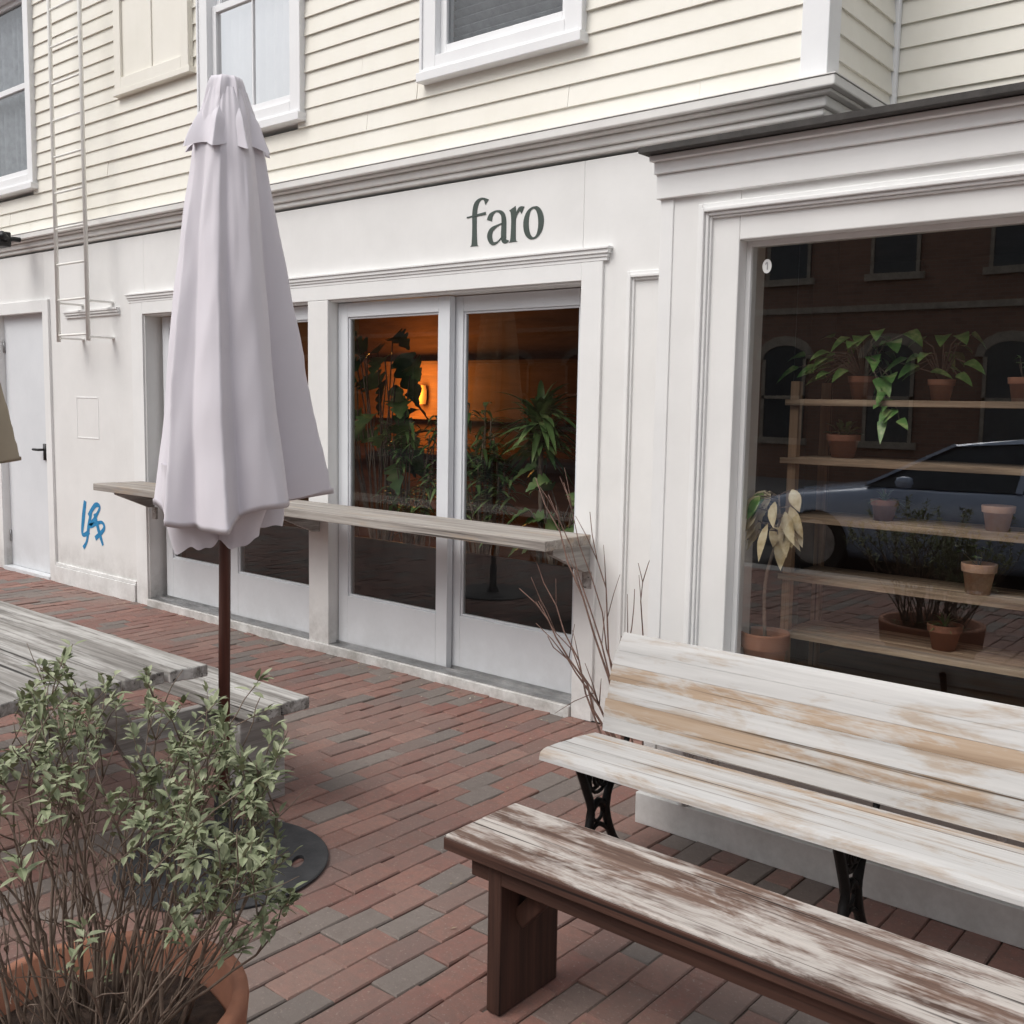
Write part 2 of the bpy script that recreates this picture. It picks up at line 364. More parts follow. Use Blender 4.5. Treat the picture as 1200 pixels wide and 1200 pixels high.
c = MB(); z = 2.778
for h, pr in ((.03, .016), (.044, .034), (.016, .064), (.044, .09)):
    c.box(-16, XK+pr, YM-pr, YR-.03, z, z+h); z += h
tag(c.build('cornice', M['cornice'], B, bevel=.007), 'grey stepped cornice running above the shopfront')
ZC = z
fl = MB(); fl.box(-16, XK+.094, YM-.094, YR-.03, ZC, ZC+.004); fl.build('flashing', M['cornice'], B)
d = MB(); d.box(sd0, sd1, YM+.05, YM+.1, .03, 2.27); d.box(sd0, sd1, YM-.03, YM+.05, -.01, .03)
d = d.build('side_door', M['door'], B, bevel=.003)
tag(d, 'pale grey solid door at the far left of the shopfront')
hp = onY(51, 527, YM+.03); h = MB(); h.box(hp.x-.02, hp.x+.02, YM+.035, YM+.049, hp.z-.09, hp.z+.05)
h.tube([(hp.x, YM+.04, hp.z), (hp.x, YM-.015, hp.z), (hp.x-.1, YM-.015, hp.z)], .011, 8); h.build('door_handle', M['black'], d, True)
for zz in (.3, 1.15, 2.0):
    hh = MB(); hh.tube([(sd0+.008, YM+.042, zz-.05), (sd0+.008, YM+.042, zz+.05)], .009, 8); hh.build('hinge', M['steel'], d, True)
def gdoor(x0, x1, Y, lab):
    z0, z1 = .06, ZH-.005; s = .088; k = .31; tr = .085
    d = MB(); d.box(x0, x0+s, Y, Y+.045, z0, z1); d.box(x1-s, x1, Y, Y+.045, z0, z1)
    d.box(x0+s, x1-s, Y, Y+.045, z0, z0+k); d.box(x0+s, x1-s, Y, Y+.045, z1-tr, z1)
    e = .012
    d.box(x0+s, x0+s+e, Y+.01, Y+.035, z0+k, z1-tr); d.box(x1-s-e, x1-s, Y+.01, Y+.035, z0+k, z1-tr)
    d.box(x0+s+e, x1-s-e, Y+.01, Y+.035, z0+k, z0+k+e); d.box(x0+s+e, x1-s-e, Y+.01, Y+.035, z1-tr-e, z1-tr)
    d = d.build('glass_door', M['door'], B, bevel=.003); d['label'] = lab
    q = MB(); q.quad(x0+s+.004, x1-s-.004, Y+.02, z0+k+.004, z1-tr-.004); q.build('glass_pane', M['glassd'], d)
xm = (XC1+XR)/2-.03; xm2 = (XL+XC0)/2
gdoor(XC1+.006, xm+.03, YM+.06, 'glazed sliding door just right of the middle post')
gdoor(xm-.005, XR-.006, YM+.112, 'rightmost glazed sliding door beside the panelled wall')
gdoor(XL+.05, xm2+.03, YM+.112, 'leftmost glazed sliding door partly behind the umbrella')
gdoor(xm2-.005, XC0-.006, YM+.06, 'glazed sliding door just left of the middle post')
tk = MB()
for a, b in ((XL, XC0), (XC1, XR)):
    tk.box(a, b, YM-.01, YM+.18, .056, .0605)
    for yy in (.05, .108): tk.box(a, b, YM+yy-.004, YM+yy, .0605, .075)
tk.build('door_track', M['steel'], B)
def stroke(mb, pts, wd, fx, th=.0012, closed=False, n=7):
    P = cat([(p[0], p[1], wd[i]) for i, p in enumerate(pts)], n); n = len(P); Lv, Rv = [], []
    for i in range(n):
        a, b = P[max(i-1, 0)], P[min(i+1, n-1)]
        if closed: a, b = P[(i-1) % (n-1)], P[(i+1) % (n-1)]
        dx, dz = b.x-a.x, b.y-a.y; l = math.hypot(dx, dz) or 1
        nx, nz = -dz/l, dx/l; hw = P[i].z/2
        Lv.append((P[i].x+nx*hw, P[i].y+nz*hw)); Rv.append((P[i].x-nx*hw, P[i].y-nz*hw))
    vs = []; fs = []
    for i in range(n):
        for (a, b) in (Lv[i], Rv[i]): vs.append(fx(a, b, th)); vs.append(fx(a, b, 0))
    for i in range(n-1):
        o = i*4; fs += [(o, o+2, o+6, o+4), (o, o+4, o+5, o+1), (o+2, o+3, o+7, o+6)]
    if not closed: fs += [(0, 1, 3, 2), (4*n-4, 4*n-2, 4*n-1, 4*n-3)]
    mb.add(vs, fs)
LX0, LX1 = onY(546, 285, YM).x, onY(636, 270, YM).x; LZ = onY(590, 284.5, YM).z; ls = (LX1-LX0)/.535
zs = (onY(560, 234, YM).z-onY(560, 289, YM).z)/.252
fx = lambda a, b, th: V((LX0+a*ls, YM-.001-th, LZ+b*zs))
lt = MB()
def LS(pts, wd, th=.0012, closed=False): stroke(lt, pts, [w_*.86 for w_ in wd], fx, th, closed)
LS([(.064, -.002), (.064, .014), (.063, .10), (.063, .175), (.074, .222), (.102, .246), (.130, .245), (.152, .226)], [.072, .048, .038, .040, .038, .018, .015, .042])
LS([(.006, .158), (.06, .162), (.144, .168)], [.008, .011, .018], .0022)
LS([(.170, .126), (.181, .152), (.216, .171), (.256, .158), (.272, .12), (.272, .03), (.282, .008), (.308, .006)], [.044, .034, .011, .026, .038, .042, .032, .008])
LS([(.266, .104), (.226, .094), (.186, .074), (.174, .040), (.194, .004), (.230, .007), (.266, .036)], [.008, .012, .030, .040, .024, .010, .008], .0022)
LS([(.338, -.002), (.338, .014), (.339, .10), (.337, .155), (.330, .175)], [.070, .044, .037, .044, .054])
LS([(.350, .112), (.362, .146), (.382, .166), (.402, .158)], [.008, .014, .026, .046], .0022)
on = 16; op = [(.474+.050*sin(2*pi*i/on), .085+.079*cos(2*pi*i/on)) for i in range(on+1)]
LS(op, [.009+.034*abs(sin(2*pi*i/on+.15))**1.2 for i in range(on+1)], closed=True)
tag(lt.build('lettering', M['letter'], B), 'dark green lowercase shop lettering above the right glass doors')
gr = MB(); gk = [0]
def gstroke(pts, wpx):
    P = [(onY(a, b, YM).x, onY(a, b, YM).z) for a, b in pts]; gk[0] += .0003; off = gk[0]
    stroke(gr, P, [wpx*(1+.25*sin(i*2.1)) for i in range(len(P))], lambda a, b, th: V((a, YM-.001-th-off, b)), .0008)
gstroke([(100, 587), (98, 606), (97, 626), (105, 623)], .042)
gstroke([(107, 600), (104, 618), (102, 634), (98, 642)], .036)
gstroke([(104, 604), (112, 592), (117, 595), (111, 608), (106, 616), (119, 612), (122, 620), (112, 631)], .034)
gstroke([(111, 602), (116, 622), (121, 639)], .034)
tag(gr.build('graffiti_tag', M['graf'], B), 'blue sprayed graffiti scribble low on the white wall')

YU = YM
def wx(a, b, y): return onY(a, y, YU).x, onY(b, y, YU).x
w3 = wx(500, 687, 90); w2 = wx(240, 359, 150); w1r = onY(46, 230, YU).x; hs = wx(142, 229, 100)
wins = [(w3[0], w3[1], 3.30, 5.0, 'upper window with a grey blind above the painted lettering'), (w2[0], w2[1], 3.27, 4.97, 'upper window directly behind the top of the umbrella'), (w1r-1.16, w1r, 3.27, 4.97, 'tall dark upper window at the far left above the side door')]
cb = MB(); z = ZC+.006; ex = .106
def segs(x0, x1, z0, z1):
    S = [(x0, x1)]
    for (a, b, c, d, l) in wins:
        if z1 > c+.06 and z0 < d-.06:
            T = []
            for (p, q) in S:
                if q <= a+.06 or p >= b-.06: T.append((p, q)); continue
                if p < a+.06: T.append((p, a+.06))
                if q > b-.06: T.append((b-.06, q))
            S = T
    return S
while z < 6.6:
    for (p, q) in segs(-16, XK-.085, z, z+ex):
        y0 = YU; cuts = [p]
        xx = p+random.uniform(.5, 3.5)
        while xx < q-.3: cuts.append(xx); xx += random.uniform(2, 4.2)
        cuts.append(q)
        for a, b in zip(cuts[:-1], cuts[1:]):
            j = random.uniform(-.002, .002)
            cb.prism([(y0-.017+j, z), (y0-.004+j, z+ex), (y0+.15, z+ex), (y0+.15, z)], 0, a+.0008, b-.0008)
    j = random.uniform(-.001, .001)
    cb.prism([(YR-.017+j, z), (YR-.004+j, z+ex), (YR+.15, z+ex), (YR+.15, z)], 0, XK+.001, 4)
    cb.prism([(XK+.017-j, z), (XK+.004-j, z+ex), (XK-.07, z+ex), (XK-.07, z)], 1, YM+.09, YR-.02)
    z += ex
cb.box(XK, 4, YR, YR+.15, 2.55, ZC+.0)
tag(cb.build('clapboard_wall', M['clap'], B), 'cream lapped clapboards of the upper storey')
kb = MB(); kb.box(XK-.09, XK+.028, YM-.028, YM+.09, ZC+.007, 6.6); kb.box(XK+.001, XK+.03, YR-.05, YR-.021, ZC+.007, 6.6)
tag(kb.build('corner_board', M['winwhite'], B, bevel=.004), 'white upright corner board of the upper storey')
for wi, (a, b, c, d, l) in enumerate(wins):
    f = MB(); cw = .105; Y0 = YU-.045
    f.box(a, a+cw, Y0, YU+.1, c+.05, d); f.box(b-cw, b, Y0, YU+.1, c+.05, d); f.box(a+cw, b-cw, Y0, YU+.1, d-cw, d)
    f.box(a+cw, b-cw, Y0+.0, YU+.1, c+.05, c+.13); f.box(a-.012, b+.012, Y0-.028, YU+.1, c, c+.05)
    f.box(a-.006, a+.014, Y0-.01, Y0, c+.05, d); f.box(b-.014, b+.006, Y0-.01, Y0, c+.05, d)
    f.box(a+.014, b-.014, Y0-.012, Y0, c+.05, c+.066)
    W = f.build('upper_window', M['winwhite'], B, bevel=.004); W['label'] = l
    sh = MB(); xa, xb = a+cw, b-cw; zm = c+.13+(d-c-.235)*.5; s = .045
    for (z0, z1, yy) in ((c+.13, zm+.02, YU-.005), (zm-.02, d-cw, YU+.03)):
        sh.box(xa, xa+s, yy, yy+.032, z0, z1); sh.box(xb-s, xb, yy, yy+.032, z0, z1); sh.box(xa+s, xb-s, yy, yy+.032, z0, z0+s+.01); sh.box(xa+s, xb-s, yy, yy+.032, z1-s, z1)
        xmid = (xa+xb)/2
        if wi == 1: sh.box(xmid-.006, xmid+.006, yy+.006, yy+.028, z0+s+.01, z1-s)
    sh.build('sash', M['winwhite'], W, bevel=.003)
    q = MB(); q.quad(xa+s, xb-s, YU+.012, c+.18, zm); q.quad(xa+s, xb-s, YU+.046, zm, d-cw-s); q.build('glass', M['glassup2'] if wi == 1 else M['glassup'], W)
    if wi == 0:
        q = MB(); zz = c+.1
        while zz < d: q.bar((xa, YU+.11, zz), (xb, YU+.11, zz), .003, .042, (0, .75, .66)); zz += .046
        q.build('blind', M['curtain'], W)
    else:
        q = MB(); n = 60; vs = []; fs = []
        for i in range(n+1):
            xx = xa-.03+(xb-xa+.06)*i/n; yy = YU+(.08 if wi == 1 else .12)+.018*sin(i*1.05)+.008*sin(i*2.7)
            vs += [(xx, yy, c), (xx, yy, d)]
        for i in range(n): fs.append((2*i, 2*i+2, 2*i+3, 2*i+1))
        q.add(vs, fs); q.build('curtain', M['curtw'] if wi == 1 else M['curtain'], W, True)
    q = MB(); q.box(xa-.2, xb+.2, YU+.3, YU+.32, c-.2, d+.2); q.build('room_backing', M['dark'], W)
hz = onY(145, 112, YU-.03).z
h = MB(); h.box(hs[0], hs[1], YU-.035, YU-.012, hz+.04, hz+1.35); h.box(hs[0]-.02, hs[1]+.02, YU-.06, YU-.012, hz, hz+.04)
for q in ((hs[0], hs[0]+.09, hz+.04, hz+1.35), (hs[1]-.09, hs[1], hz+.04, hz+1.35), (hs[0]+.09, hs[1]-.09, hz+.04, hz+.12), (hs[0]+.09, hs[1]-.09, hz+1.26, hz+1.35)): h.box(q[0], q[1], YU-.055, YU-.035, q[2], q[3])
xmid = (hs[0]+hs[1])/2; h.box(xmid-.012, xmid+.012, YU-.045, YU-.035, hz+.12, hz+1.26); h.box(hs[0]+.09, xmid-.012, YU-.045, YU-.035, hz+.66, hz+.685); h.box(xmid+.012, hs[1]-.09, YU-.045, YU-.035, hz+.66, hz+.685)
tag(h.build('window_shutter', M['hatch'], B, bevel=.003), 'cream painted closed shutter panel between two upper windows')

# bay
bxL = onY(768, 500, YB).x; bxW = onY(857, 520, YB).x; bxE = .62; bxR = 1.0; zW = .56
zHead = onY(868, 282, YB+.02).z
w = MB()
w.box(bxL, bxW, YB, YB+.2, 0, 2.48); w.box(bxW, bxE, YB, YB+.2, 0, zW); w.box(bxE, bxR, YB, YB+.2, 0, 2.48); w.box(bxW, bxE, YB, YB+.2, zHead, 2.48)
w.box(bxL, bxL+.12, YB+.2, YM-.03, 0, 2.48); w.box(bxR-.12, bxR, YB+.2, 7.6, 0, 2.7)
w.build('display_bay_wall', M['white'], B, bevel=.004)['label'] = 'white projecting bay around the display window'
t = MB()
zf = onY(765, 236, YB).z
t.box(bxL-.015, bxR+.03, YB-.022, YB+.05, zf, zf+.085); t.box(bxL-.02, bxR+.05, YB-.034, YB+.05, zf+.085, 2.455); t.box(bxL-.028, bxR+.035, YB-.055, YB+.05, 2.455, 2.475)
mx = onY(812, 500, YB).x; mz = onY(812, 238, YB).z-.01
for o, pr, wd in ((0, .018, .018), (.018, .034, .014), (.032, .022, .012), (.044, .012, .008)):
    t.box(mx+o, mx+o+wd, YB-pr, YB+.002, 0.12, mz-o); t.box(mx+o+wd, bxR-.1, YB-pr, YB+.002, mz-o-wd, mz-o)
t.box(bxL-.004, bxL+.05, YB-.006, YB+.002, .12, zf)
t.box(bxL-.02, bxR, YB-.025, YB+.002, 0, .12)
t.box(bxW-.02, bxE+.02, YB-.045, YB+.06, zW-.03, zW+.006)
for o, pr, wd in ((0, .02, .018), (.018, .01, .014)):
    for (p, q) in ((mx+.1, -.75), (-.62, .55)):
        t.box(p+o, p+o+wd, YB-pr, YB+.002, .17+o, .48-o); t.box(q-o-wd, q-o, YB-pr, YB+.002, .17+o, .48-o)
        t.box(p+o+wd, q-o-wd, YB-pr, YB+.002, .48-o-wd, .48-o); t.box(p+o+wd, q-o-wd, YB-pr, YB+.002, .17+o, .17+o+wd)
t.build('display_bay_trim', M['trim'], B, bevel=.003)
rf = MB(); rf.prism([(YB-.10, 2.478), (YB-.10, 2.498), (YR+.05, 2.80), (YR+.05, 2.478)], 0, bxL-.045, bxR+.1)
rf.build('bay_roof', M['shingle'], B)
dw = MB(); s = .018
yg = YB+.07
dw.box(bxW, bxW+s, yg-.015, yg+.03, zW+.007, zHead); dw.box(bxE-s, bxE, yg-.015, yg+.03, zW+.007, zHead); dw.box(bxW+s, bxE-s, yg-.015, yg+.03, zHead-s, zHead); dw.box(bxW+s, bxE-s, yg-.015, yg+.03, zW+.007, zW+s)
dw = dw.build('display_window', M['trim'], B, bevel=.002)
dw['label'] = 'large display window with plant shelves behind it'
q = MB(); q.quad(bxW+s, bxE-s, yg, zW+s, zHead-s); q.build('glass', M['glass'], dw)
sp = onY(899, 312, yg-.001); q = MB(); n = 24
q.add([(sp.x+.017*cos(2*pi*i/n), yg-.002, sp.z+.024*sin(2*pi*i/n)) for i in range(n)], [tuple(range(n))])
q.build('sticker', M['sticker'], dw)
q = MB(); stroke(q, [(sp.x-.006, sp.z+.006), (sp.x+.001, sp.z+.012), (sp.x+.002, sp.z-.012)], [.003, .004, .004], lambda a, b, th: V((a, yg-.0025-th, b)), .0006)
q.build('sticker_print', M['grey'], dw)
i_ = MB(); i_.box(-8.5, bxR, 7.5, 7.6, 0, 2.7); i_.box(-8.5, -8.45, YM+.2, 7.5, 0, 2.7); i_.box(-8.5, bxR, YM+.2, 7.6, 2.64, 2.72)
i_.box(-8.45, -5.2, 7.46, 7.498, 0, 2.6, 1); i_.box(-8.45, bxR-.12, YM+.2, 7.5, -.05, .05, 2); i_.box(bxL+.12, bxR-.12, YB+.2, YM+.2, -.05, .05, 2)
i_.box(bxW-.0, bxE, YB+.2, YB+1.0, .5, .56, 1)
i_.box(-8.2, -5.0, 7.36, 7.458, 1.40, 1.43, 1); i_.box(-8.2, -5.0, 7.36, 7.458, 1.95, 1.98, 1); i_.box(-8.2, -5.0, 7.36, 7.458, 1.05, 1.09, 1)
i_.box(XL, XR+.1, YM+.31, YM+.335, .05, .70, 3)  # added black sheet, paints the lower door panes as unlit interior
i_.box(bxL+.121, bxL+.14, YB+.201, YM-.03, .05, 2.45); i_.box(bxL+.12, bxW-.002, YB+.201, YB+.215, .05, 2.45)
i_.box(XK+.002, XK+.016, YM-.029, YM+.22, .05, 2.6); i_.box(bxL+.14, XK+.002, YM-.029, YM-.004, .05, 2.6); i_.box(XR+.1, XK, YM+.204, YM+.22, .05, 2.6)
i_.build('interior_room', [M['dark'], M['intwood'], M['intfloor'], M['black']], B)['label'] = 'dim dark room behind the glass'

# ------------------------------------------------------------------ wall light, ladder
p = onY(8, 282, YM-.2)
L = thing('wall_light', 'small black flood light on the cornice at the far left edge', 'light', (p.x, YM-.14, p.z))
m = MB(); m.box(p.x-.09, p.x+.09, YM-.30, YM-.2, p.z-.06, p.z+.06); m.build('lamp_housing', M['black'], L, bevel=.012)
m = MB(); m.tube([(p.x, YM-.2, p.z), (p.x, YM-.15, p.z+.02), (p.x, YM-.092, p.z+.02)], .02, 8); m.build('bracket', M['black'], L, True)
m = MB(); m.tube([(p.x+.08, YM-.24, p.z-.0), (p.x+.13, YM-.3, p.z+.03)], .03, 10); m.build('sensor', M['black'], L, True)
lx0, lx1 = onY(66, 300, YM-.2).x, onY(101, 300, YM-.2).x; lzb = onY(85, 400, YM-.2).z
L = thing('wall_ladder', 'cream white metal access ladder fixed to the wall at the left', 'ladder', (lx0, YM-.2, lzb))
for xx in (lx0, lx1): m = MB(); m.tube([(xx, YM-.2, lzb), (xx, YM-.2, 6.5)], .016, 8); m.build('rail', M['ladderp'], L, True)
zz = lzb+.05
while zz < 6.4: m = MB(); m.tube([(lx0, YM-.2, zz), (lx1, YM-.2, zz)], .009, 6); m.build('rung', M['ladderp'], L, True); zz += .27
for zz in (lzb+.03, lzb+.3):
    for xx in (lx0, lx1): m = MB(); m.box(xx-.02, xx+.02, YM-.2, YM+.001, zz-.006, zz+.006); m.build('wall_bracket', M['ladderp'], L)

# ------------------------------------------------------------------ bar counter
zt = .955; cx0 = onY(112, 572, 3.72).x
cx1 = onY(690, 627, YM-.05).x+.02
S = thing('bar_counter', 'long weathered plank counter running across the front of the glass doors', 'counter', ((cx0+cx1)/2, YM-.2, 0))
m = MB(); m.box(cx0, cx1, 3.70, 3.873, zt-.05, zt); m.box(cx0+.012, cx1-.006, 3.876, 4.07, zt-.05, zt-.001); m.build('plank_top', M['bar'], S, bevel=.005)
for xx in (XL+.1, (XC0+XC1)/2, cx1-.05):
    m = MB(); m.prism([(YM-.019, zt-.05), (3.80, zt-.05), (3.80, zt-.08), (YM-.06, zt-.19), (YM-.019, zt-.19)], 0, xx-.018, xx+.018); m.build('bracket', M['tableY'], S, bevel=.003)
for xx in (XL+.1, cx1-.05):
    m = MB(); m.box(xx-.03, xx+.03, YM-.018, YM-.0, zt-.28, zt-.191); m.build('wall_cleat', M['tableY'], S, bevel=.003)

# ------------------------------------------------------------------ umbrellas
RH = V((rt.x, rt.y, 0)).normalized(); AR = math.atan2(RH.y, RH.x)
# rib flaps: angle from the viewer's right, width factor, hem drop
FLAPS = [(6, 1.27, -.06), (-50, .96, -.03), (-84, .98, .035), (-132, .93, .03), (-176, .87, -.015), (128, .88, .0), (66, .92, .0)]
def umbrella(name, base, ztop, zhem, cm, label, seed, turn=0, lean=.0):
    rnd = random.Random(seed); bx, by = base
    U = thing(name, label, 'umbrella', (bx, by, 0))
    Ld = RH*lean
    def lp_(x, y, z): return (x+Ld.x*z, y+Ld.y*z, z)
    prof = [(0, .06), (.05, .085), (.14, .112), (.35, .158), (.6, .205), (.85, .250), (1, .278)]
    def Rp(t):
        for (a, ra), (b, rb) in zip(prof[:-1], prof[1:]):
            if t <= b: return ra+(rb-ra)*(t-a)/(b-a)
        return prof[-1][1]
    fl_ = sorted([((R(a+turn)) % (2*pi), m_, h_) for a, m_, h_ in FLAPS]); nf = len(fl_)
    dep = [rnd.uniform(.8, 1.35) for _ in range(nf)]; skew = [rnd.choice([.5, .65, 1.6, 2.0]) for _ in range(nf)]
    n, k = 288, 64; vs = []; fs = []
    for i in range(k+1):
        t = i/k
        for j in range(n):
            th = 2*pi*j/n; q = (th-.18*t*t) % (2*pi)
            for a in range(nf):
                A, Bq = fl_[a], fl_[(a+1) % nf]; a0_, a1_ = A[0], Bq[0]+(2*pi if a == nf-1 else 0)
                qq = q if q >= fl_[0][0] else q+2*pi
                if a0_ <= qq < a1_ or (a == nf-1 and qq >= a0_): break
            u0_ = (qq-a0_)/(a1_-a0_); u = u0_**skew[a]
            tt = t**.9
            mul = 1+((A[1]*(1-u)+Bq[1]*u)-1)*tt
            depth = (.05+.30*tt)*dep[a]*min(1.25, (a1_-a0_)/.8)
            v_ = 1-abs(2*u-1); s_ = v_**1.1 if v_ > .001 else 0
            r = Rp(t)*mul*(1-depth*s_)
            r += .0035*sin(9*th+14*t+a*2)*max(0, noise.noise(V((cos(th)*2, sin(th)*2, t*3+seed+5))))*2.2
            r += .018*noise.noise(V((cos(th)*1.8, sin(th)*1.8, t*2.4+seed)))*(.3+t)+.0045*noise.noise(V((cos(th)*6, sin(th)*6, t*9+seed)))
            hem = A[2]*(1-u)+Bq[2]*u+.03*noise.noise(V((cos(th)*2.6, sin(th)*2.6, seed+3)))
            zz = ztop-.03-(ztop-.03-zhem)*t-hem*t**3
            off = RH*(.012*t)
            vs.append(lp_(bx+r*cos(th+AR)+off.x, by+r*sin(th+AR)+off.y, zz))
    nv = list(vs)
    for i in range(k+1):
        for j in range(n):
            c_, l_, r_ = vs[i*n+j], vs[i*n+(j-1) % n], vs[i*n+(j+1) % n]
            nv[i*n+j] = tuple(.5*c_[q_]+.25*(l_[q_]+r_[q_]) for q_ in range(3))
    vs = nv
    for i in range(k):
        for j in range(n): fs.append((i*n+j, (i+1)*n+j, (i+1)*n+(j+1) % n, i*n+(j+1) % n))
    m = MB(); m.add(vs, fs); can = m.build('canopy', cm, U, True)
    rim = vs[-n:]; cxh, cyh = bx+Ld.x*zhem, by+Ld.y*zhem
    ex_ = lambda v, s_, dz: (cxh+(v[0]-cxh)*s_, cyh+(v[1]-cyh)*s_, v[2]+dz)
    m = MB(); m.add([ex_(v, .99, .001) for v in rim]+[ex_(v, 1.003, -.001) for v in rim]+[ex_(v, 1.002, .018) for v in rim], [(n+j, n+(j+1) % n, 2*n+(j+1) % n, 2*n+j) for j in range(n)]+[(j, (j+1) % n, n+(j+1) % n, n+j) for j in range(n)])
    m.build('hem', cm, can, True)
    vs = []; fs = []; kk = 14
    for i in range(kk+1):
        t = i/kk
        for j in range(n):
            th = 2*pi*j/n; s_ = abs(sin(2.5*th+.8+.6*sin(2*th)))**.8
            r = (.215-.05*t)*(.52+.48*s_)+.025*noise.noise(V((cos(th)*2.5, sin(th)*2.5, t*2+seed)))
            c_ = cos(th+2.0)
            zz = zhem+.16-.20*t-.035*t*s_-.05*t*max(-.6, c_)+.03*t*noise.noise(V((cos(th)*4, sin(th)*4, seed)))
            vs.append(lp_(bx+r*cos(th+AR), by+r*sin(th+AR), zz))
    for i in range(kk):
        for j in range(n): fs.append((i*n+j, (i+1)*n+j, (i+1)*n+(j+1) % n, i*n+(j+1) % n))
    m = MB(); m.add(vs, fs); m.build('gathered_cloth', cm, can, True)
    vs = []; fs = []; k = 18
    for i in range(k+1):
        t = i/k
        for j in range(n):
            th = 2*pi*j/n; q = 4*th+.6+.5*sin(th); s_ = abs(sin(q)); R_ = .050+.036*min(1, t*1.6)**.8+.052*max(0, t-.45)/.55
            r = R_*(1-.10-.16*t+(.10+.20*t)*(1-s_**.9)*1.1)
            r += .007*noise.noise(V((cos(th)*3, sin(th)*3, t*3+seed+9)))
            vs.append(lp_(bx+r*cos(th+AR), by+r*sin(th+AR), ztop+.008*(1-t)-.20*t-.02*t**3*(1-s_)-.012*t*t*cos(th+1.2)))
    for i in range(k):
        for j in range(n): fs.append((i*n+j, (i+1)*n+j, (i+1)*n+(j+1) % n, i*n+(j+1) % n))
    fs.append(tuple(range(n)))
    m = MB(); m.add(vs, fs); m.build('vent_cap', cm, U, True)
    m = MB(); m.tube([lp_(bx, by, .02), lp_(bx, by, ztop-.1)], .0195, 14); m.build('pole', M['pole'], U, True)
    for j in range(8):
        th = 2*pi*(j+.5)/8; m = MB(); m.bar(lp_(bx+.045*cos(th), by+.045*sin(th), ztop-.25), lp_(bx+.08*cos(th), by+.08*sin(th), zhem+.06), .014, .02, (cos(th), sin(th), 0)); m.build('rib', M['pole'], U)
    n = 64; rb = .352; ht = .013; hc = V((bx, by, 0))+RH*.255; hd = AR+pi/2
    bm = bmesh.new()
    def loop(pts): vsx = [bm.verts.new(p) for p in pts]; return [bm.edges.new((vsx[i], vsx[(i+1) % len(vsx)])) for i in range(len(vsx))], vsx
    e1, l1 = loop([(bx+rb*cos(2*pi*i/n), by+rb*sin(2*pi*i/n), ht) for i in range(n)])
    hp = []
    for i in range(20):
        a = 2*pi*i/20; x_, y_ = .048*cos(a), .021*sin(a); hp.append((hc.x+x_*cos(hd)-y_*sin(hd), hc.y+x_*sin(hd)+y_*cos(hd), ht))
    e2, l2 = loop(hp); bmesh.ops.triangle_fill(bm, edges=e1+e2, use_beauty=True, use_dissolve=False)
    bm.verts.index_update(); m = MB(); m.add([v.co.copy() for v in bm.verts], [tuple(v.index for v in f.verts) for f in bm.faces])
    m.add([(v[0], v[1], v[2]-.012) for v in hp]+hp, [(i, (i+1) % 20, 20+(i+1) % 20, 20+i) for i in range(20)]); bm.free()
    m.lathe([(rb, ht), (rb+.004, ht-.003), (rb+.004, .005), (rb-.006, .0)], (bx, by, 0), 64)
    bs_ = m.build('umbrella_base', M['disc'], U)
    m = MB(); m.lathe([(.05, ht), (.045, .04), (.03, .055), (.028, .24), (.02, .245)], (bx, by, 0), 24); m.build('pole_socket', M['disc'], bs_, True)
    return U
ub = onZ(262, 1012, 0)
umbrella('patio_umbrella', (ub.x, ub.y), onY(266, 90, ub.y).z, onY(266, 600, ub.y).z, M['canvas'], 'closed lilac white patio umbrella standing at the end of the picnic table', 4, 0, .017)
u2 = CAM+ray(-64, 540)*5.2
umbrella('patio_umbrella', (u2.x, u2.y), u2.z+1.5, u2.z-.06, M['canvas2'], 'closed tan umbrella cut off by the left edge of the photo', 9, 0)

# ------------------------------------------------------------------ picnic table
tzt = .73
tc_ = onZ(246, 777, tzt); tx1 = tc_.x; ty1 = tc_.y; tx0 = tx1-1.9; ty0 = ty1-.74
T = thing('picnic_table', 'weathered grey picnic table with attached benches at the left', 'picnic table', ((tx0+tx1)/2, (ty0+ty1)/2, 0))
m = MB()
n = 5; wd = (ty1-ty0)/n
for i in range(n):
    j = random.uniform(-.035, .012) if i < n-1 else 0; dz = random.uniform(-.004, .004)
    y0_, y1_ = ty0+i*wd+.006, ty0+(i+1)*wd-.006
    xs_ = [tx1+j+random.uniform(-.02, .006) for _ in range(6)]
    poly = [(tx0+j, y0_)]+[(xs_[k], y0_+(y1_-y0_)*k/5) for k in range(6)]+[(tx0+j, y1_)]
    m.prism(poly, 2, tzt-.04+dz, tzt+dz)
m.build('tabletop', M['table'], T, bevel=.005)
bxx = onZ(363, 816, .43)
for side in (1, -1):
    m = MB()
    yb = bxx.y-.27 if side == 1 else ty0-(bxx.y-ty1)
    for i in range(2): m.box(tx0-.1, bxx.x+random.uniform(-.01, .0), yb+i*.137+.003, yb+(i+1)*.137-.003, .38, .43)
    m.build('bench_seat', M['table'], T, bevel=.006)
    m = MB(); m.box(bxx.x-.24, bxx.x-.12, yb+.03, yb+.24, .0, .379); m.build('bench_block', M['tableY'], T, bevel=.005)
ycn = (ty0+ty1)/2; yb1 = bxx.y-.02; yb0 = 2*ycn-yb1
for xx in (tx1-.62, tx0+.42):
    m = MB(); m.box(xx-.02, xx+.02, yb0, yb1, .29, .379); m.build('seat_beam', M['tableY'], T, bevel=.004)
    m = MB(); m.box(xx-.02, xx+.02, ty0+.03, ty1-.03, tzt-.13, tzt-.045); m.build('top_beam', M['tableY'], T, bevel=.004)
    for s in (-1, 1):
        m = MB(); m.bar((xx+.041, ycn+s*.20, tzt-.046), (xx+.041, ycn+s*.58, 0), .04, .09, (1, 0, 0)); m.build('leg', M['tableY'], T, bevel=.004)

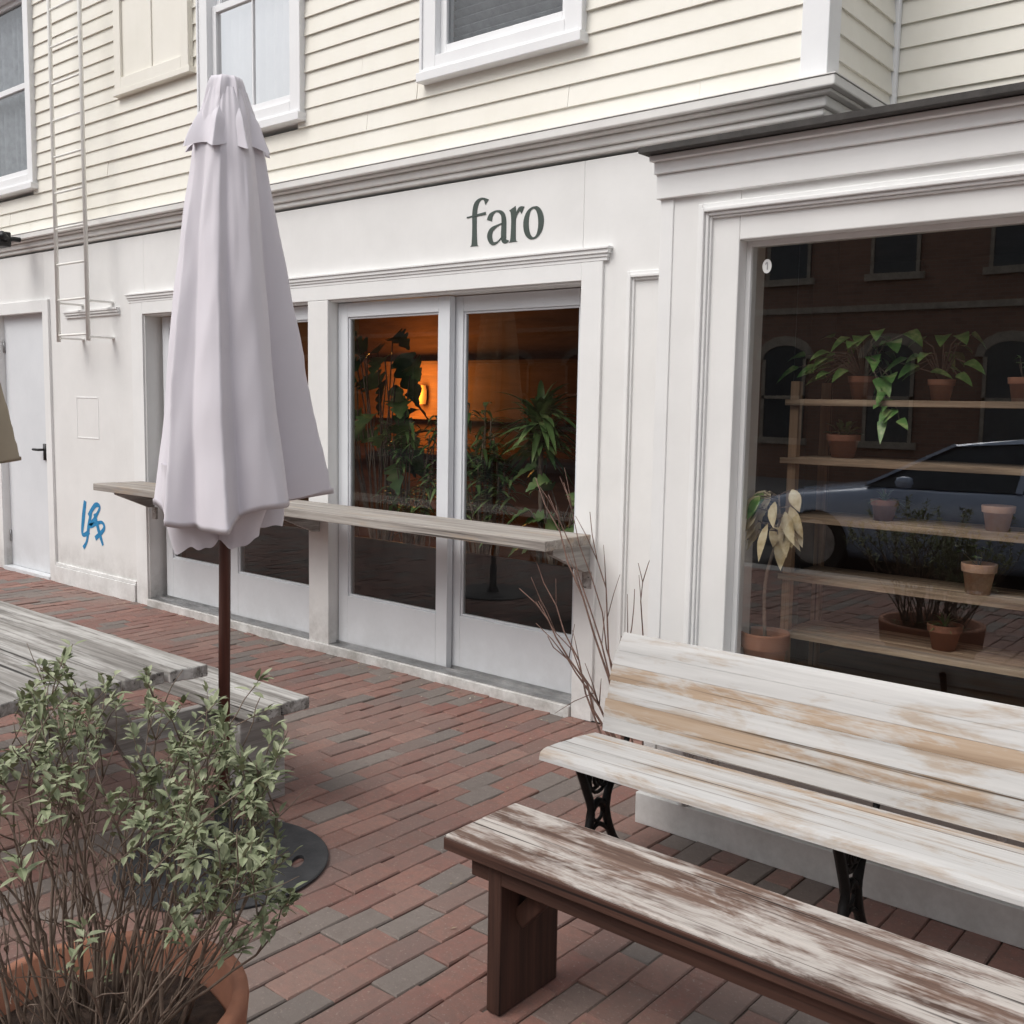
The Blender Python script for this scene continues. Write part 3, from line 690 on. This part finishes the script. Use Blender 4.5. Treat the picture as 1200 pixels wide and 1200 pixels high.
# ------------------------------------------------------------------ front bench
p0, p1 = onZ(600, 938, .45), onZ(525, 979, .45)
fx0 = (p0.x+p1.x)/2; fy0, fy1 = p1.y, p0.y; fx1 = fx0+2.0
Bn = thing('plank_bench', 'dark brown backless plank bench with a whitish worn top in the foreground', 'bench', ((fx0+fx1)/2, (fy0+fy1)/2, 0))
m = MB(); wd = (fy1-fy0)/2
for i in range(2):
    m.box(fx0+random.uniform(-.006, .006), fx1, fy0+i*wd+.001, fy0+(i+1)*wd-.001, .408, .45-.0015*i)
m.build('seat', M['fb_top'], Bn, bevel=.005)
m = MB(); m.box(fx0+.004, fx1-.004, fy0-.006, fy0-.0005, .411, .444); m.build('edge_strip', M['fb_rail'], Bn, bevel=.002)
for xx in (fx0+.14, fx1-.18):
    m = MB(); m.box(xx, xx+.045, fy0+.02, fy1-.03, 0, .407); m.build('leg', M['fb_leg'], Bn, bevel=.004)
m = MB(); ym = (fy0+fy1)/2; m.box(fx0+.186, fx1-.181, ym-.02, ym+.02, .29, .407); m.build('stretcher', M['fb_rail'], Bn, bevel=.004)
for xx, sg in ((fx0+.186, 1), (fx1-.181, -1)):
    m = MB(); m.bar((xx, ym-.045, .24), (xx+sg*.14, ym-.045, .40), .04, .05, (0, 1, 0)); m.build('brace', M['fb_leg'], Bn, bevel=.004)
m = MB(); m.box(fx0+.08, fx1-.06, fy0+.022, fy0+.045, .355, .4075); m.build('apron', M['fb_rail'], Bn, bevel=.003)

# ------------------------------------------------------------------ slatted bench with iron legs
q0 = onZ(634, 879, .43); q1 = onZ(692, 858, .43); sx0 = (q0.x+q1.x)/2; sx1 = sx0+1.95; sy0 = q0.y; sy1 = q1.y+.03
Sb = thing('slatted_bench', 'faded white slatted bench with backrest and black iron legs below the display window', 'bench', ((sx0+sx1)/2, (sy0+sy1)/2, 0))
prof = [(sy0-.014, .400), (sy0-.008, .422), (sy0+.02, .434), (sy0+.12, .434), (sy0+.24, .424), (sy1+.014, .416)]
def slatset(mb, prof, nsl, th, x0, x1, mi, jit=.005, ends=None):
    P = cat([(a, b, 0) for a, b in prof], 12); n = len(P); acc = [0]
    for i in range(1, n): acc.append(acc[-1]+(P[i]-P[i-1]).length)
    L = acc[-1]
    def at(s):
        for i in range(1, n):
            if s <= acc[i]+1e-9:
                t = (s-acc[i-1])/(acc[i]-acc[i-1]); p = P[i-1].lerp(P[i], t); d = (P[i]-P[i-1]).normalized(); return p, V((-d.y, d.x, 0))
        return P[-1], V((0, 1, 0))
    edges = ends or [i/nsl for i in range(nsl+1)]
    for i in range(nsl):
        a, b = edges[i]*L+.0002, edges[i+1]*L-.0002; A = []; Bk = []
        for k in range(7):
            p, nn = at(a+(b-a)*k/6); dd = .0003*(-1)**i; A.append((p.x+nn.x*dd, p.y+nn.y*dd)); Bk.append((p.x-nn.x*th, p.y-nn.y*th))
        mb.prism(A+Bk[::-1], 0, x0+random.uniform(-jit, jit), x1, mi[i])
m = MB(); slatset(m, prof, 5, .018, sx0, sx1, [0, 0, 0, 0, 1]); m.build('seat', [M['sl_white'], M['sl_brown']], Sb, bevel=.0008)
bt = onY(708, 738, sy1+.13)
bprof = [(sy1+.026, .426), (sy1+.040, .53), (sy1+.07, .63), (sy1+.10, bt.z-.06), (sy1+.125, bt.z-.01), (sy1+.14, bt.z+.004)]
m = MB(); slatset(m, bprof, 6, .02, sx0+.02, sx1, [0, 1, 0, 1, 0, 0], ends=[0, .14, .32, .50, .66, .80, 1]); m.build('backrest', [M['sl_white'], M['sl_brown']], Sb, bevel=.0008)
for k, xx in enumerate((onZ(738, 930, .2).x, onY(994, 1020, (sy0+sy1)/2).x, sx1-.12)):
    m = MB(); a, b = sy0+.05, sy1
    def fl2(pts, r=.011): m.tube([(xx, p.x, p.y) for p in cat([(p[0], p[1], 0) for p in pts], 5)], r, 6)
    fl2([(a-.02, .40), (a+.06, .403), (b-.06, .388), (b+.03, .38)], .012)
    fl2([(a+.0, .40), (a+.05, .30), (a+.085, .20), (a+.04, .08), (a-.02, .012)], .016)
    fl2([(b+.01, .38), (b-.04, .30), (b-.075, .20), (b-.03, .08), (b+.04, .012)], .016)
    fl2([(a+.085, .20), ((a+b)/2, .235), (b-.075, .20)], .012)
    fl2([(a+.04, .09), ((a+b)/2, .15), (b-.03, .09)], .009)
    for cy_, cz_, r_ in ((a+.10, .325, .042), (b-.09, .325, .042), ((a+b)/2, .315, .05), ((a+b)/2, .315, .025), ((a+b)/2, .19, .028)):
        m.tube([(xx, cy_+r_*cos(i*pi/8), cz_+r_*sin(i*pi/8)) for i in range(17)], .007, 5)
    for fy in (a-.02, b+.04): m.box(xx-.026, xx+.026, fy-.035, fy+.03, 0, .018)
    m.build('leg', M['iron'], Sb, True)
    m = MB(); m.tube([(xx, p.x, p.y) for p in cat([(sy1+.03, .37, 0), (sy1+.082, .50, 0), (sy1+.115, .63, 0), (sy1+.145, bt.z-.06, 0)], 5)], .011, 6); m.build('back_support', M['iron'], Sb, True)

# ------------------------------------------------------------------ plants
def pot(parent, c, r, h, mat, thick=.012):
    m = MB(); t = thick
    m.lathe([(0, 0.001), (r*.68, 0), (r*.90, h*.72), (r*.99, h*.725), (r*1.0, h*.74), (r*1.04, h*.97), (r*1.03, h), (r*1.04-t, h), (r*1.0-t, h*.80), (r*.95-t, h*.78)], c, 40)
    p = m.build('pot', mat, parent, True)
    m = MB(); n = 28; rs = r*.98-t
    vs = [(c[0], c[1], c[2]+h*.86)]; fs = []
    for k in (1, 2, 3):
        for j in range(n): a = 2*pi*j/n; rr = rs*k/3; vs.append((c[0]+rr*cos(a), c[1]+rr*sin(a), c[2]+h*.84+.012*noise.noise(V((rr*40*cos(a), rr*40*sin(a), c[0])))))
    for j in range(n):
        fs.append((0, 1+j, 1+(j+1) % n))
        for k in (0, 1): fs.append((1+k*n+j, 1+(k+1)*n+j, 1+(k+1)*n+(j+1) % n, 1+k*n+(j+1) % n))
    m.add(vs, fs); m.build('soil', M['soil'], p)
    return p
pc = onZ(118, 1176, .44); pc = V((pc.x, pc.y, 0))
P = thing('potted_shrub', 'large grey green woody shrub in a terracotta pot at the bottom left corner', 'potted plant', pc)
pot(P, pc, .265, .44, M['terra'], .03)
st = MB(); lf = MB(); rnd = random.Random(23)
def leafcluster(mb, p, d, n, L0, L1, W, rnd, mi=0):
    for _ in range(n):
        a = V((rnd.gauss(0, 1), rnd.gauss(0, 1), rnd.gauss(.1, .8))).normalized(); dd = (d*.7+a).normalized()
        mb.leaf(p-d*rnd.uniform(0, .05)+a*.004, dd, rnd.uniform(L0, L1), W*rnd.uniform(.8, 1.2), droop=rnd.uniform(0, .3), fold=.35, n=3, mi=mi)
def leafy(q):
    side = (q-pc).dot(RH)
    if side < .0 and rnd.random() < .18: return False
    return q.z > .86+rnd.gauss(0, .035)-1.15*max(0, side-.06)-.2*max(0, -side-.08)
for i in range(74):
    a = rnd.uniform(0, 6.283); rr = rnd.uniform(.02, .16); s = pc+V((rr*cos(a), rr*sin(a), .375))
    tilt = rnd.uniform(.05, .62); L = rnd.uniform(.40, .66)
    d = V((sin(tilt)*cos(a), sin(tilt)*sin(a), cos(tilt)))+RH*rnd.uniform(-.16, .18)
    pts = [s]; q = s.copy()
    for k in range(8):
        d = (d+V((rnd.gauss(0, .12), rnd.gauss(0, .12), rnd.gauss(.01, .06)))).normalized(); q = q+d*L/8; pts.append(q.copy())
        if (q-pc).dot(RH) > .28: d = (d-RH*.4).normalized()
    r_ = rnd.uniform(.002, .0045); st.tube(pts, [r_*(1-.7*k/8) for k in range(9)], 5)
    bare = rnd.random() < .22
    for k in range(2, 9):
        nb = rnd.choice([0, 1, 1]) if k < 5 else rnd.choice([1, 1, 2])
        for _ in range(nb):
            bd = ((pts[k]-pts[k-1]).normalized()+V((rnd.gauss(0, .55), rnd.gauss(0, .55), rnd.gauss(.12, .4)))).normalized(); bl = rnd.uniform(.05, .13)
            bp = [pts[k]]; b_ = bd.copy(); qq = pts[k].copy()
            for _k in range(4): b_ = (b_+V((rnd.gauss(0, .15), rnd.gauss(0, .15), rnd.gauss(.05, .1)))).normalized(); qq = qq+b_*bl/4; bp.append(qq.copy())
            st.tube(bp, [.0016, .0014, .0012, .001, .0008], 4)
            if leafy(bp[-1]) and not (bare and rnd.random() < .7):
                leafcluster(lf, bp[-1], b_, rnd.randint(9, 14), .019, .036, .0128, rnd)
                if rnd.random() < .5: leafcluster(lf, bp[2], b_, rnd.randint(3, 6), .018, .032, .0115, rnd)
    if not bare and leafy(pts[-1]): leafcluster(lf, pts[-1], d, 12, .022, .038, .013, rnd)
for i in range(7):
    a = rnd.uniform(0, 6.28); s = pc+V((.20*cos(a), .20*sin(a), .385)); leafcluster(lf, s+V((0, 0, .03)), V((cos(a), sin(a), .5)).normalized(), 8, .016, .03, .012, rnd)
st.build('stems', M['bark'], P, True); lf.build('foliage', M['greyleaf'], P)

tp = V((-2.36, 3.62, 0))
P = thing('bare_shrub', 'leafless twiggy shrub in the corner left of the display bay', 'shrub', tp)
m = MB(); m.lathe([(.13, .002), (.10, .02), (.05, .04), (0, .045)], tp, 20); m.build('soil', M['soil'], P, True)
st = MB(); rnd = random.Random(5)
def twig(s, e, r, sag=.05, nb=3):
    s, e = V(s), V(e); pts = []
    for k in range(9):
        t = k/8; p = s.lerp(e, t)+V((rnd.gauss(0, .008), rnd.gauss(0, .008), sag*sin(pi*t))); pts.append(p)
    st.tube(pts, [r*(1-.7*k/8) for k in range(9)], 5)
    for _ in range(nb):
        k = rnd.randint(3, 7); d = (pts[k]-pts[k-1]).normalized(); bd = (d+V((rnd.gauss(0, .4), rnd.gauss(0, .3), rnd.gauss(.2, .35)))).normalized(); l = rnd.uniform(.1, .24)
        m_ = pts[k]+bd*l*.5+V((0, 0, .01)); st.tube([pts[k], m_, pts[k]+bd*l], [r*.45, r*.35, r*.2], 4)
for (px, py, Y) in ((625, 560, 3.75), (645, 580, 3.62), (616, 640, 3.8), (626, 705, 3.7), (612, 690, 3.55), (692, 600, 3.7), (748, 660, 3.6), (742, 690, 3.45), (660, 565, 3.7), (640, 745, 3.55)):
    s = tp+V((rnd.uniform(-.05, .05), rnd.uniform(-.05, .05), .02)); twig(s, onY(px, py, Y), rnd.uniform(.0048, .007), rnd.uniform(-.02, .1), rnd.randint(2, 3))
st.build('twigs', M['barkr'], P, True)

zs_ = [.75, .97, 1.19, 1.41, 1.625]; ry0, ry1 = 3.60, 3.90; rx0 = onY(921, 560, ry0).x; rx1 = .35
Rk = thing('plant_rack', 'raw wooden five tier plant rack standing behind the display window', 'rack', ((rx0+rx1)/2, 3.75, .56))
for z_ in zs_:
    m = MB(); j = random.uniform(0, .03); dz = random.uniform(-.004, .004)
    m.bar((rx0-j, ry0-.011, z_-.010+dz), (rx1+.03, ry0-.011, z_-.010-dz), .019, .022, (0, 1, 0))
    for i in range(3): m.box(rx0+.01, rx1, ry0+.001+i*.1, ry0+.085+i*.1, z_-.016, z_-.001*i)
    m.build('shelf', M['rack'], Rk, bevel=.002)
for xx in (rx0, (rx0+rx1)/2+.1, rx1-.035):
    for yy in (ry0+.0, ry1-.025):
        m = MB(); m.box(xx+.002, xx+.036, yy+.0015, yy+.034, .561, 1.69); m.build('post', M['rackz'], Rk, bevel=.002)

def shelfpot(px, zi, r, h, label, mat, kind, Y=3.72, z=None):
    zz = (zs_[zi]+.001) if z is None else z
    c = onY(px, 600, Y); c = V((c.x, Y, zz)); rnd = random.Random(int(px*7+zz*100))
    P = thing('potted_plant', label, 'potted plant', c); pot(P, c, r, h, mat, .008)
    top = c+V((0, 0, h*.85)); st = MB(); lf = MB(); lm = M['dkleaf']
    if kind in ('pothos', 'pothos_small'):
        lm = M['pothos']; big = kind == 'pothos'
        for i in range(34 if big else 15):
            a = rnd.uniform(0, 6.28); sp_ = rnd.uniform(.04, .20 if big else .13); e = top+V((sp_*cos(a)*1.3, sp_*sin(a)*.6-.03, rnd.uniform(.01, .17)))
            st.tube([top, top.lerp(e, .5)+V((0, 0, .05)), e], [.003, .0025, .002], 4)
            lf.leaf(e, V((cos(a), sin(a)-.5, rnd.uniform(-.5, .3))), rnd.uniform(.05, .09), rnd.uniform(.04, .07), V((0, -.5, 1)), 'heart', .45, .2, 6)
        for vine in range(2 if big else 0):
            q = top+V((rnd.uniform(.02, .10), -.1, .04)); pts = [top, q]; x_ = rnd.uniform(.2, .6)
            for k in range(5):
                q = q+V((x_*.05+rnd.gauss(0, .015), rnd.uniform(-.012, .002), -.036)); pts.append(q.copy())
                lf.leaf(q, V((rnd.gauss(0, .7), -.6, rnd.gauss(-.5, .3))), rnd.uniform(.05, .08), rnd.uniform(.035, .055), V((0, -.6, .8)), 'heart', .3, .2, 6)
            st.tube(pts, .0022, 4)
    elif kind == 'succulent':
        for i in range(40):
            a = rnd.uniform(0, 6.28); e = rnd.uniform(.2, 1.3); d = V((cos(a)*cos(e), sin(a)*cos(e), sin(e))); lf.leaf(top+d*rnd.uniform(.0, .05), d, rnd.uniform(.03, .06), .022, n=4, fold=.5)
        st.tube([top-V((0, 0, .02)), top+V((0, 0, .03))], .006, 5)
    elif kind == 'spiky':
        for i in range(26):
            a = rnd.uniform(0, 6.28); e = rnd.uniform(.3, 1.4); d = V((cos(a)*cos(e), sin(a)*cos(e), sin(e))); lf.leaf(top, d, rnd.uniform(.06, .12), .007, droop=.5, n=5)
        st.tube([top-V((0, 0, .02)), top+V((0, 0, .05))], .004, 5)
    elif kind == 'sprig':
        lm = M['pothos']
        for i in range(6):
            e = top+V((rnd.gauss(0, .03), rnd.gauss(0, .03), rnd.uniform(.03, .08))); st.tube([top, e], [.002, .001], 4)
            for _ in range(3): lf.leaf(e, V((rnd.gauss(0, 1), rnd.gauss(0, 1), .4)), .022, .013, n=3)
    elif kind == 'money':
        lm = M['yleaf']
        hh = onY(915, 580, Y).z; e = V((c.x+.03, Y, hh))
        st.tube(cat([top, top.lerp(e, .4)+V((-.02, 0, 0)), top.lerp(e, .75)+V((.012, 0, 0)), e], 5), [.008-.0003*i for i in range(16)], 6)
        for i in range(26):
            a = rnd.uniform(0, 6.28); s = e-V((0, 0, rnd.uniform(0, .14))); pe = s+V((.06*cos(a), .04*sin(a)-.03, rnd.uniform(-.01, .035))); st.tube([s, pe], .002, 4)
            lf.leaf(pe, V((cos(a)*.55, -abs(sin(a))*.3-.05, -.9)), rnd.uniform(.08, .13), rnd.uniform(.042, .062), V((rnd.gauss(0, .4), -1, .15)), 'oval', .1, .3, 6, mi=1 if rnd.random() < .10 else 0)
    if st.v: st.build('stems', M['bark'], P, True)
    if lf.v: lf.build('foliage', [lm, M['pothos']], P, True)
shelfpot(1003, 4, .052, .085, 'bushy trailing vine in a clay pot at the left of the top rack shelf', M['terrad'], 'pothos')
shelfpot(1094, 4, .045, .075, 'smaller leafy vine in a clay pot in the middle of the top rack shelf', M['terra'], 'pothos_small', 3.78)
shelfpot(1188, 4, .045, .08, 'orange clay pot with sprigs at the right of the top rack shelf', M['terra'], 'sprig', 3.70)
shelfpot(984, 3, .06, .085, 'rosette succulent in a dark clay pot on the second shelf from the top', M['terrad'], 'succulent')
shelfpot(1036, 2, .048, .075, 'dry spiky plant in a clay pot on the middle rack shelf', M['terrad'], 'spiky')
shelfpot(1170, 2, .052, .085, 'pale clay pot with bare soil at the right of the middle rack shelf', M['terra2'], 'none', 3.70)
shelfpot(1152, 1, .056, .105, 'pale weathered clay pot with short sprigs on the second lowest rack shelf', M['terra2'], 'sprig', 3.68)
shelfpot(1116, 0, .058, .09, 'clay pot with thin spikes on the lowest rack shelf', M['terrad'], 'spiky')
zr = onY(903, 741, 3.43).z
shelfpot(903, 0, .086, zr-.562, 'tall yellowing droopy leaved plant in a terracotta pot inside the left of the window', M['terra'], 'money', 3.43, .562)

def indoor(px, Y, h, kind, label, n=16, seed=1, spread=.35, L=.25, lo=.45):
    c = onY(px, 560, Y); c = V((c.x, Y, .05)); rnd = random.Random(seed)
    P = thing('indoor_plant', label, 'potted plant', c); pot(P, c, .13, .28, M['terrad'])
    top = c+V((0, 0, .25)); st = MB(); lf = MB()
    if kind == 'rosette':
        cr = top+V((0, 0, h)); st.tube([top, top.lerp(cr, .5)+V((.02, 0, 0)), cr], [.02, .016, .014], 7)
        for i in range(130):
            a = rnd.uniform(0, 6.28); e = rnd.uniform(-.6, 1.35); d = V((cos(a)*cos(e), sin(a)*cos(e), sin(e)))
            lf.leaf(cr+V((0, 0, rnd.uniform(-.25, .03))), d, L*rnd.uniform(.6, 1.1), L*.13, shape='strap', droop=.35, fold=.3, n=6)
        st.build('stems', M['bark'], P, True); lf.build('foliage', M['dkleaf'], P, True); return
    for i in range(n):
        a = rnd.uniform(0, 6.28); e = top+V((spread*cos(a)*rnd.uniform(.2, 1), spread*.6*sin(a)*rnd.uniform(.3, 1), h*rnd.uniform(lo, 1)))
        st.tube(cat([top, top.lerp(e, .5)+V((rnd.gauss(0, .05), 0, .10)), e], 4), .0045, 5); d = V((cos(a), sin(a)*.6-.35, rnd.uniform(-.6, .5)))
        if kind == 'monstera': lf.leaf(e, d, L*rnd.uniform(.7, 1.2), L*rnd.uniform(.6, .95), V((rnd.gauss(0, .4), -.6, .8)), 'split', .45, .3, 18)
        elif kind == 'fern':
            for k in range(9): b_ = rnd.uniform(0, 6.28); lf.leaf(e+V((0, 0, -.015*k)), V((cos(b_), sin(b_), rnd.uniform(-.3, .9))), L*rnd.uniform(.6, 1), L*.16, shape='strap', droop=.5, n=5)
        else: lf.leaf(e, d, L, L*.5, V((0, -.6, .8)), 'oval', .4, .2, 6)
    st.build('stems', M['bark'], P, True); lf.build('foliage', M['dkleaf'], P, True)
indoor(446, 4.78, 1.74, 'monstera', 'tall split leaved plant behind the middle glass door', 36, 3, .36, .27, .5)
indoor(632, 4.66, 1.24, 'rosette', 'spiky rosette plant on a cane behind the rightmost glass door', 18, 6, .3, .36)
indoor(566, 4.62, 1.3, 'fern', 'ferny leaved plant at the left of the rightmost glass door', 40, 8, .24, .17)
indoor(655, 4.64, .95, 'monstera', 'low split leaved plant at the right edge of the rightmost glass door', 26, 12, .25, .17)
indoor(486, 4.64, 1.22, 'fern', 'medium feathery plant at the right edge of the middle glass door', 32, 17, .26, .15)
indoor(300, 4.7, 1.1, 'oval', 'leafy plant behind the left pair of glass doors', 18, 14, .3, .2)

lp = onY(494, 462, 7.40)
L = thing('wall_lamp', 'lit amber wall lamp glowing deep inside behind the middle glass door', 'lamp', (lp.x, 7.45, lp.z))
m = MB(); m.lathe([(.04, -.10), (.05, -.05), (.052, .03), (.04, .09)], lp, 24); m.lathe([(.0, .07), (.038, .087)], lp, 24); m.build('lamp_shade', M['shade'], L, True)
m = MB(); m.box(lp.x-.03, lp.x+.03, 7.44, 7.459, lp.z-.06, lp.z+.04); m.tube([(lp.x, 7.45, lp.z-.02), (lp.x, 7.40, lp.z-.02)], .008, 8); m.build('wall_plate', M['black'], L)
ld = bpy.data.lights.new('bulb', 'POINT'); ld.energy = 46; ld.color = (1, .42, .09); ld.shadow_soft_size = .14
lo = bpy.data.objects.new('bulb', ld); COL.objects.link(lo); lo.parent = L; lo.location = (0.0, -.34, .02)

# ------------------------------------------------------------------ across the street (seen in the window reflections)
bb = thing('brick_building', 'red brick building across the street mirrored in the shop glass', 'building', (-20, -14.6, 0))
m = MB(); m.box(-60, 14, -18, -14.5, 0, 7.4); m.build('wall', M['brickwall'], bb)
m = MB(); m.box(-60, 14.2, -18.2, -14.2, 7.4, 7.9); m.build('cornice', M['stone'], bb)
m = MB(); m.box(-60, 14, -14.5, -14.44, 3.55, 3.68); m.build('string_course', M['stone'], bb)
xx = -56
while xx < 12:
    for z0 in (.9, 4.3):
        m = MB(); w_ = .5; h_ = 1.7; pts = [(xx-w_, z0), (xx+w_, z0)]+[(xx+w_*cos(a*pi/8), z0+h_+.3*sin(a*pi/8)) for a in range(9)]
        m.prism([(p[0], p[1]) for p in pts], 1, -14.497, -14.46); wn = m.build('window', M['carglass'], bb)
        m = MB(); arch = [(xx+(w_+.16)*cos(a*pi/8), z0+h_+(.5)*sin(a*pi/8)) for a in range(9)]+[(xx+w_*cos(a*pi/8), z0+h_+.3*sin(a*pi/8)) for a in range(8, -1, -1)]
        m.prism(arch, 1, -14.497, -14.42); m.build('arch_hood', M['stone'], wn)
        m = MB(); m.box(xx-w_-.1, xx+w_+.1, -14.497, -14.4, z0-.14, z0); m.build('sill', M['stone'], wn)
        m = MB(); m.box(xx-w_, xx+w_, -14.459, -14.43, z0+.85, z0+.92); m.box(xx-w_, xx-w_+.07, -14.459, -14.43, z0, z0+h_); m.box(xx+w_-.07, xx+w_, -14.459, -14.43, z0, z0+h_); m.build('frame', M['stone'], wn)
    xx += 2.3
cxf, cyc, cz = -5.2, -4.35, -.12
K = thing('parked_car', 'blue grey parked saloon car mirrored in the display window', 'car', (cxf+2.35, cyc, cz))
def loft(secs):
    mb = MB(); n = len(secs[0]); vs = [p for s in secs for p in s]; fs = []
    for i in range(len(secs)-1):
        for j in range(n): fs.append((i*n+j, i*n+(j+1) % n, (i+1)*n+(j+1) % n, (i+1)*n+j))
    fs += [tuple(range(n))[::-1], tuple((len(secs)-1)*n+j for j in range(n))]; mb.add(vs, fs); return mb
def sec(x, w, zb, zm, zt_, crown):
    h = [(w*.82, zb), (w*.97, zb+.1), (w, zm), (w*.95, zt_-.04), (w*.86, zt_), (w*.4, zt_+crown)]
    return [(cxf+x, cyc+y, cz+z) for y, z in h]+[(cxf+x, cyc-y, cz+z) for y, z in h[::-1]]
m = loft([sec(0, .62, .3, .5, .62, .02), sec(.12, .78, .2, .5, .70, .03), sec(.5, .88, .18, .6, .80, .05), sec(1.45, .91, .18, .65, .93, .05), sec(2.4, .92, .18, .68, .95, .01), sec(3.5, .92, .18, .70, .98, .01), sec(4.1, .90, .2, .72, 1.0, .03), sec(4.55, .84, .25, .7, 1.0, .02), sec(4.7, .7, .35, .6, .92, .01)])
bo = m.build('body', M['carpaint'], K, True)
def gsec(x, w, z0, z1, wt): return [(cxf+x, cyc+w, cz+z0), (cxf+x, cyc+wt, cz+z1), (cxf+x, cyc-wt, cz+z1), (cxf+x, cyc-w, cz+z0)]
m = loft([gsec(1.3, .80, .93, .955, .76), gsec(2.1, .83, .94, 1.36, .60), gsec(2.7, .84, .95, 1.42, .61), gsec(3.4, .83, .96, 1.39, .60), gsec(4.3, .78, .98, 1.02, .72)]); m.build('window_glass', M['carglass'], K)
m = loft([gsec(2.08, .64, 1.352, 1.372, .60), gsec(2.7, .65, 1.40, 1.442, .61), gsec(3.42, .64, 1.37, 1.41, .60)]); m.build('roof', M['carpaint'], K)
for s in (1, -1):
    m = MB(); m.bar((cxf+1.32, cyc+s*.80, cz+.95), (cxf+2.1, cyc+s*.615, cz+1.37), .05, .03, (0, 1, 0)); m.bar((cxf+3.4, cyc+s*.615, cz+1.40), (cxf+4.3, cyc+s*.76, cz+1.01), .09, .03, (0, 1, 0)); m.bar((cxf+2.75, cyc+s*.85, cz+.95), (cxf+2.8, cyc+s*.625, cz+1.41), .06, .03, (1, 0, 0)); m.build('window_pillar', M['carpaint'], K)
    m = MB(); m.lathe([(0, -.06), (.07, -.05), (.09, 0), (.07, .05), (0, .06)], (cxf+1.75, cyc+s*.98, cz+1.0), 12); m.build('mirror', M['carpaint'], K, True)
    for xx in (.85, 3.75):
        m = MB(); yo = cyc+s*.93; m.tube([(cxf+xx, yo-s*.22, cz+.33), (cxf+xx, yo, cz+.33)], .33, 28); wl = m.build('wheel', M['rubber'], K)
        m = MB(); m.tube([(cxf+xx, yo+s*.002, cz+.33), (cxf+xx, yo+s*.012, cz+.33)], .23, 20); m.build('rim', M['steel'], wl)
    m = MB(); m.lathe([(0, -.05), (.12, 0), (0, .05)], (cxf+.2, cyc+s*.62, cz+.62), 12); m.build('headlight', M['sticker'], K, True)

# ------------------------------------------------------------------ light
wd_ = bpy.data.worlds.new('World'); SC.world = wd_; wd_.use_nodes = True; nt = wd_.node_tree
bg = nt.nodes['Background']; sk = nd(nt, 'ShaderNodeTexSky', sky_type='NISHITA'); sk.sun_disc = False
sk.sun_elevation = R(52); sk.sun_rotation = R(200); sk.dust_density = 4.0; sk.air_density = 1.2
hs_ = nd(nt, 'ShaderNodeHueSaturation', Saturation=.30); nt.links.new(sk.outputs[0], hs_.inputs['Color']); nt.links.new(hs_.outputs[0], bg.inputs[0]); bg.inputs[1].default_value = .15
hs_.inputs['Value'].default_value = 1.12
sn = bpy.data.lights.new('sun', 'SUN'); sn.energy = 1.35; sn.angle = R(40); sn.color = (1, .98, .95)
so = bpy.data.objects.new('sun', sn); COL.objects.link(so)
sd = V((sin(R(200))*cos(R(52)), cos(R(200))*cos(R(52)), sin(R(52))))
so.rotation_euler = sd.to_track_quat('Z', 'Y').to_euler(); so.location = sd*30
SC.view_settings.view_transform = 'Standard'; SC.view_settings.look = 'None'; SC.view_settings.exposure = 0
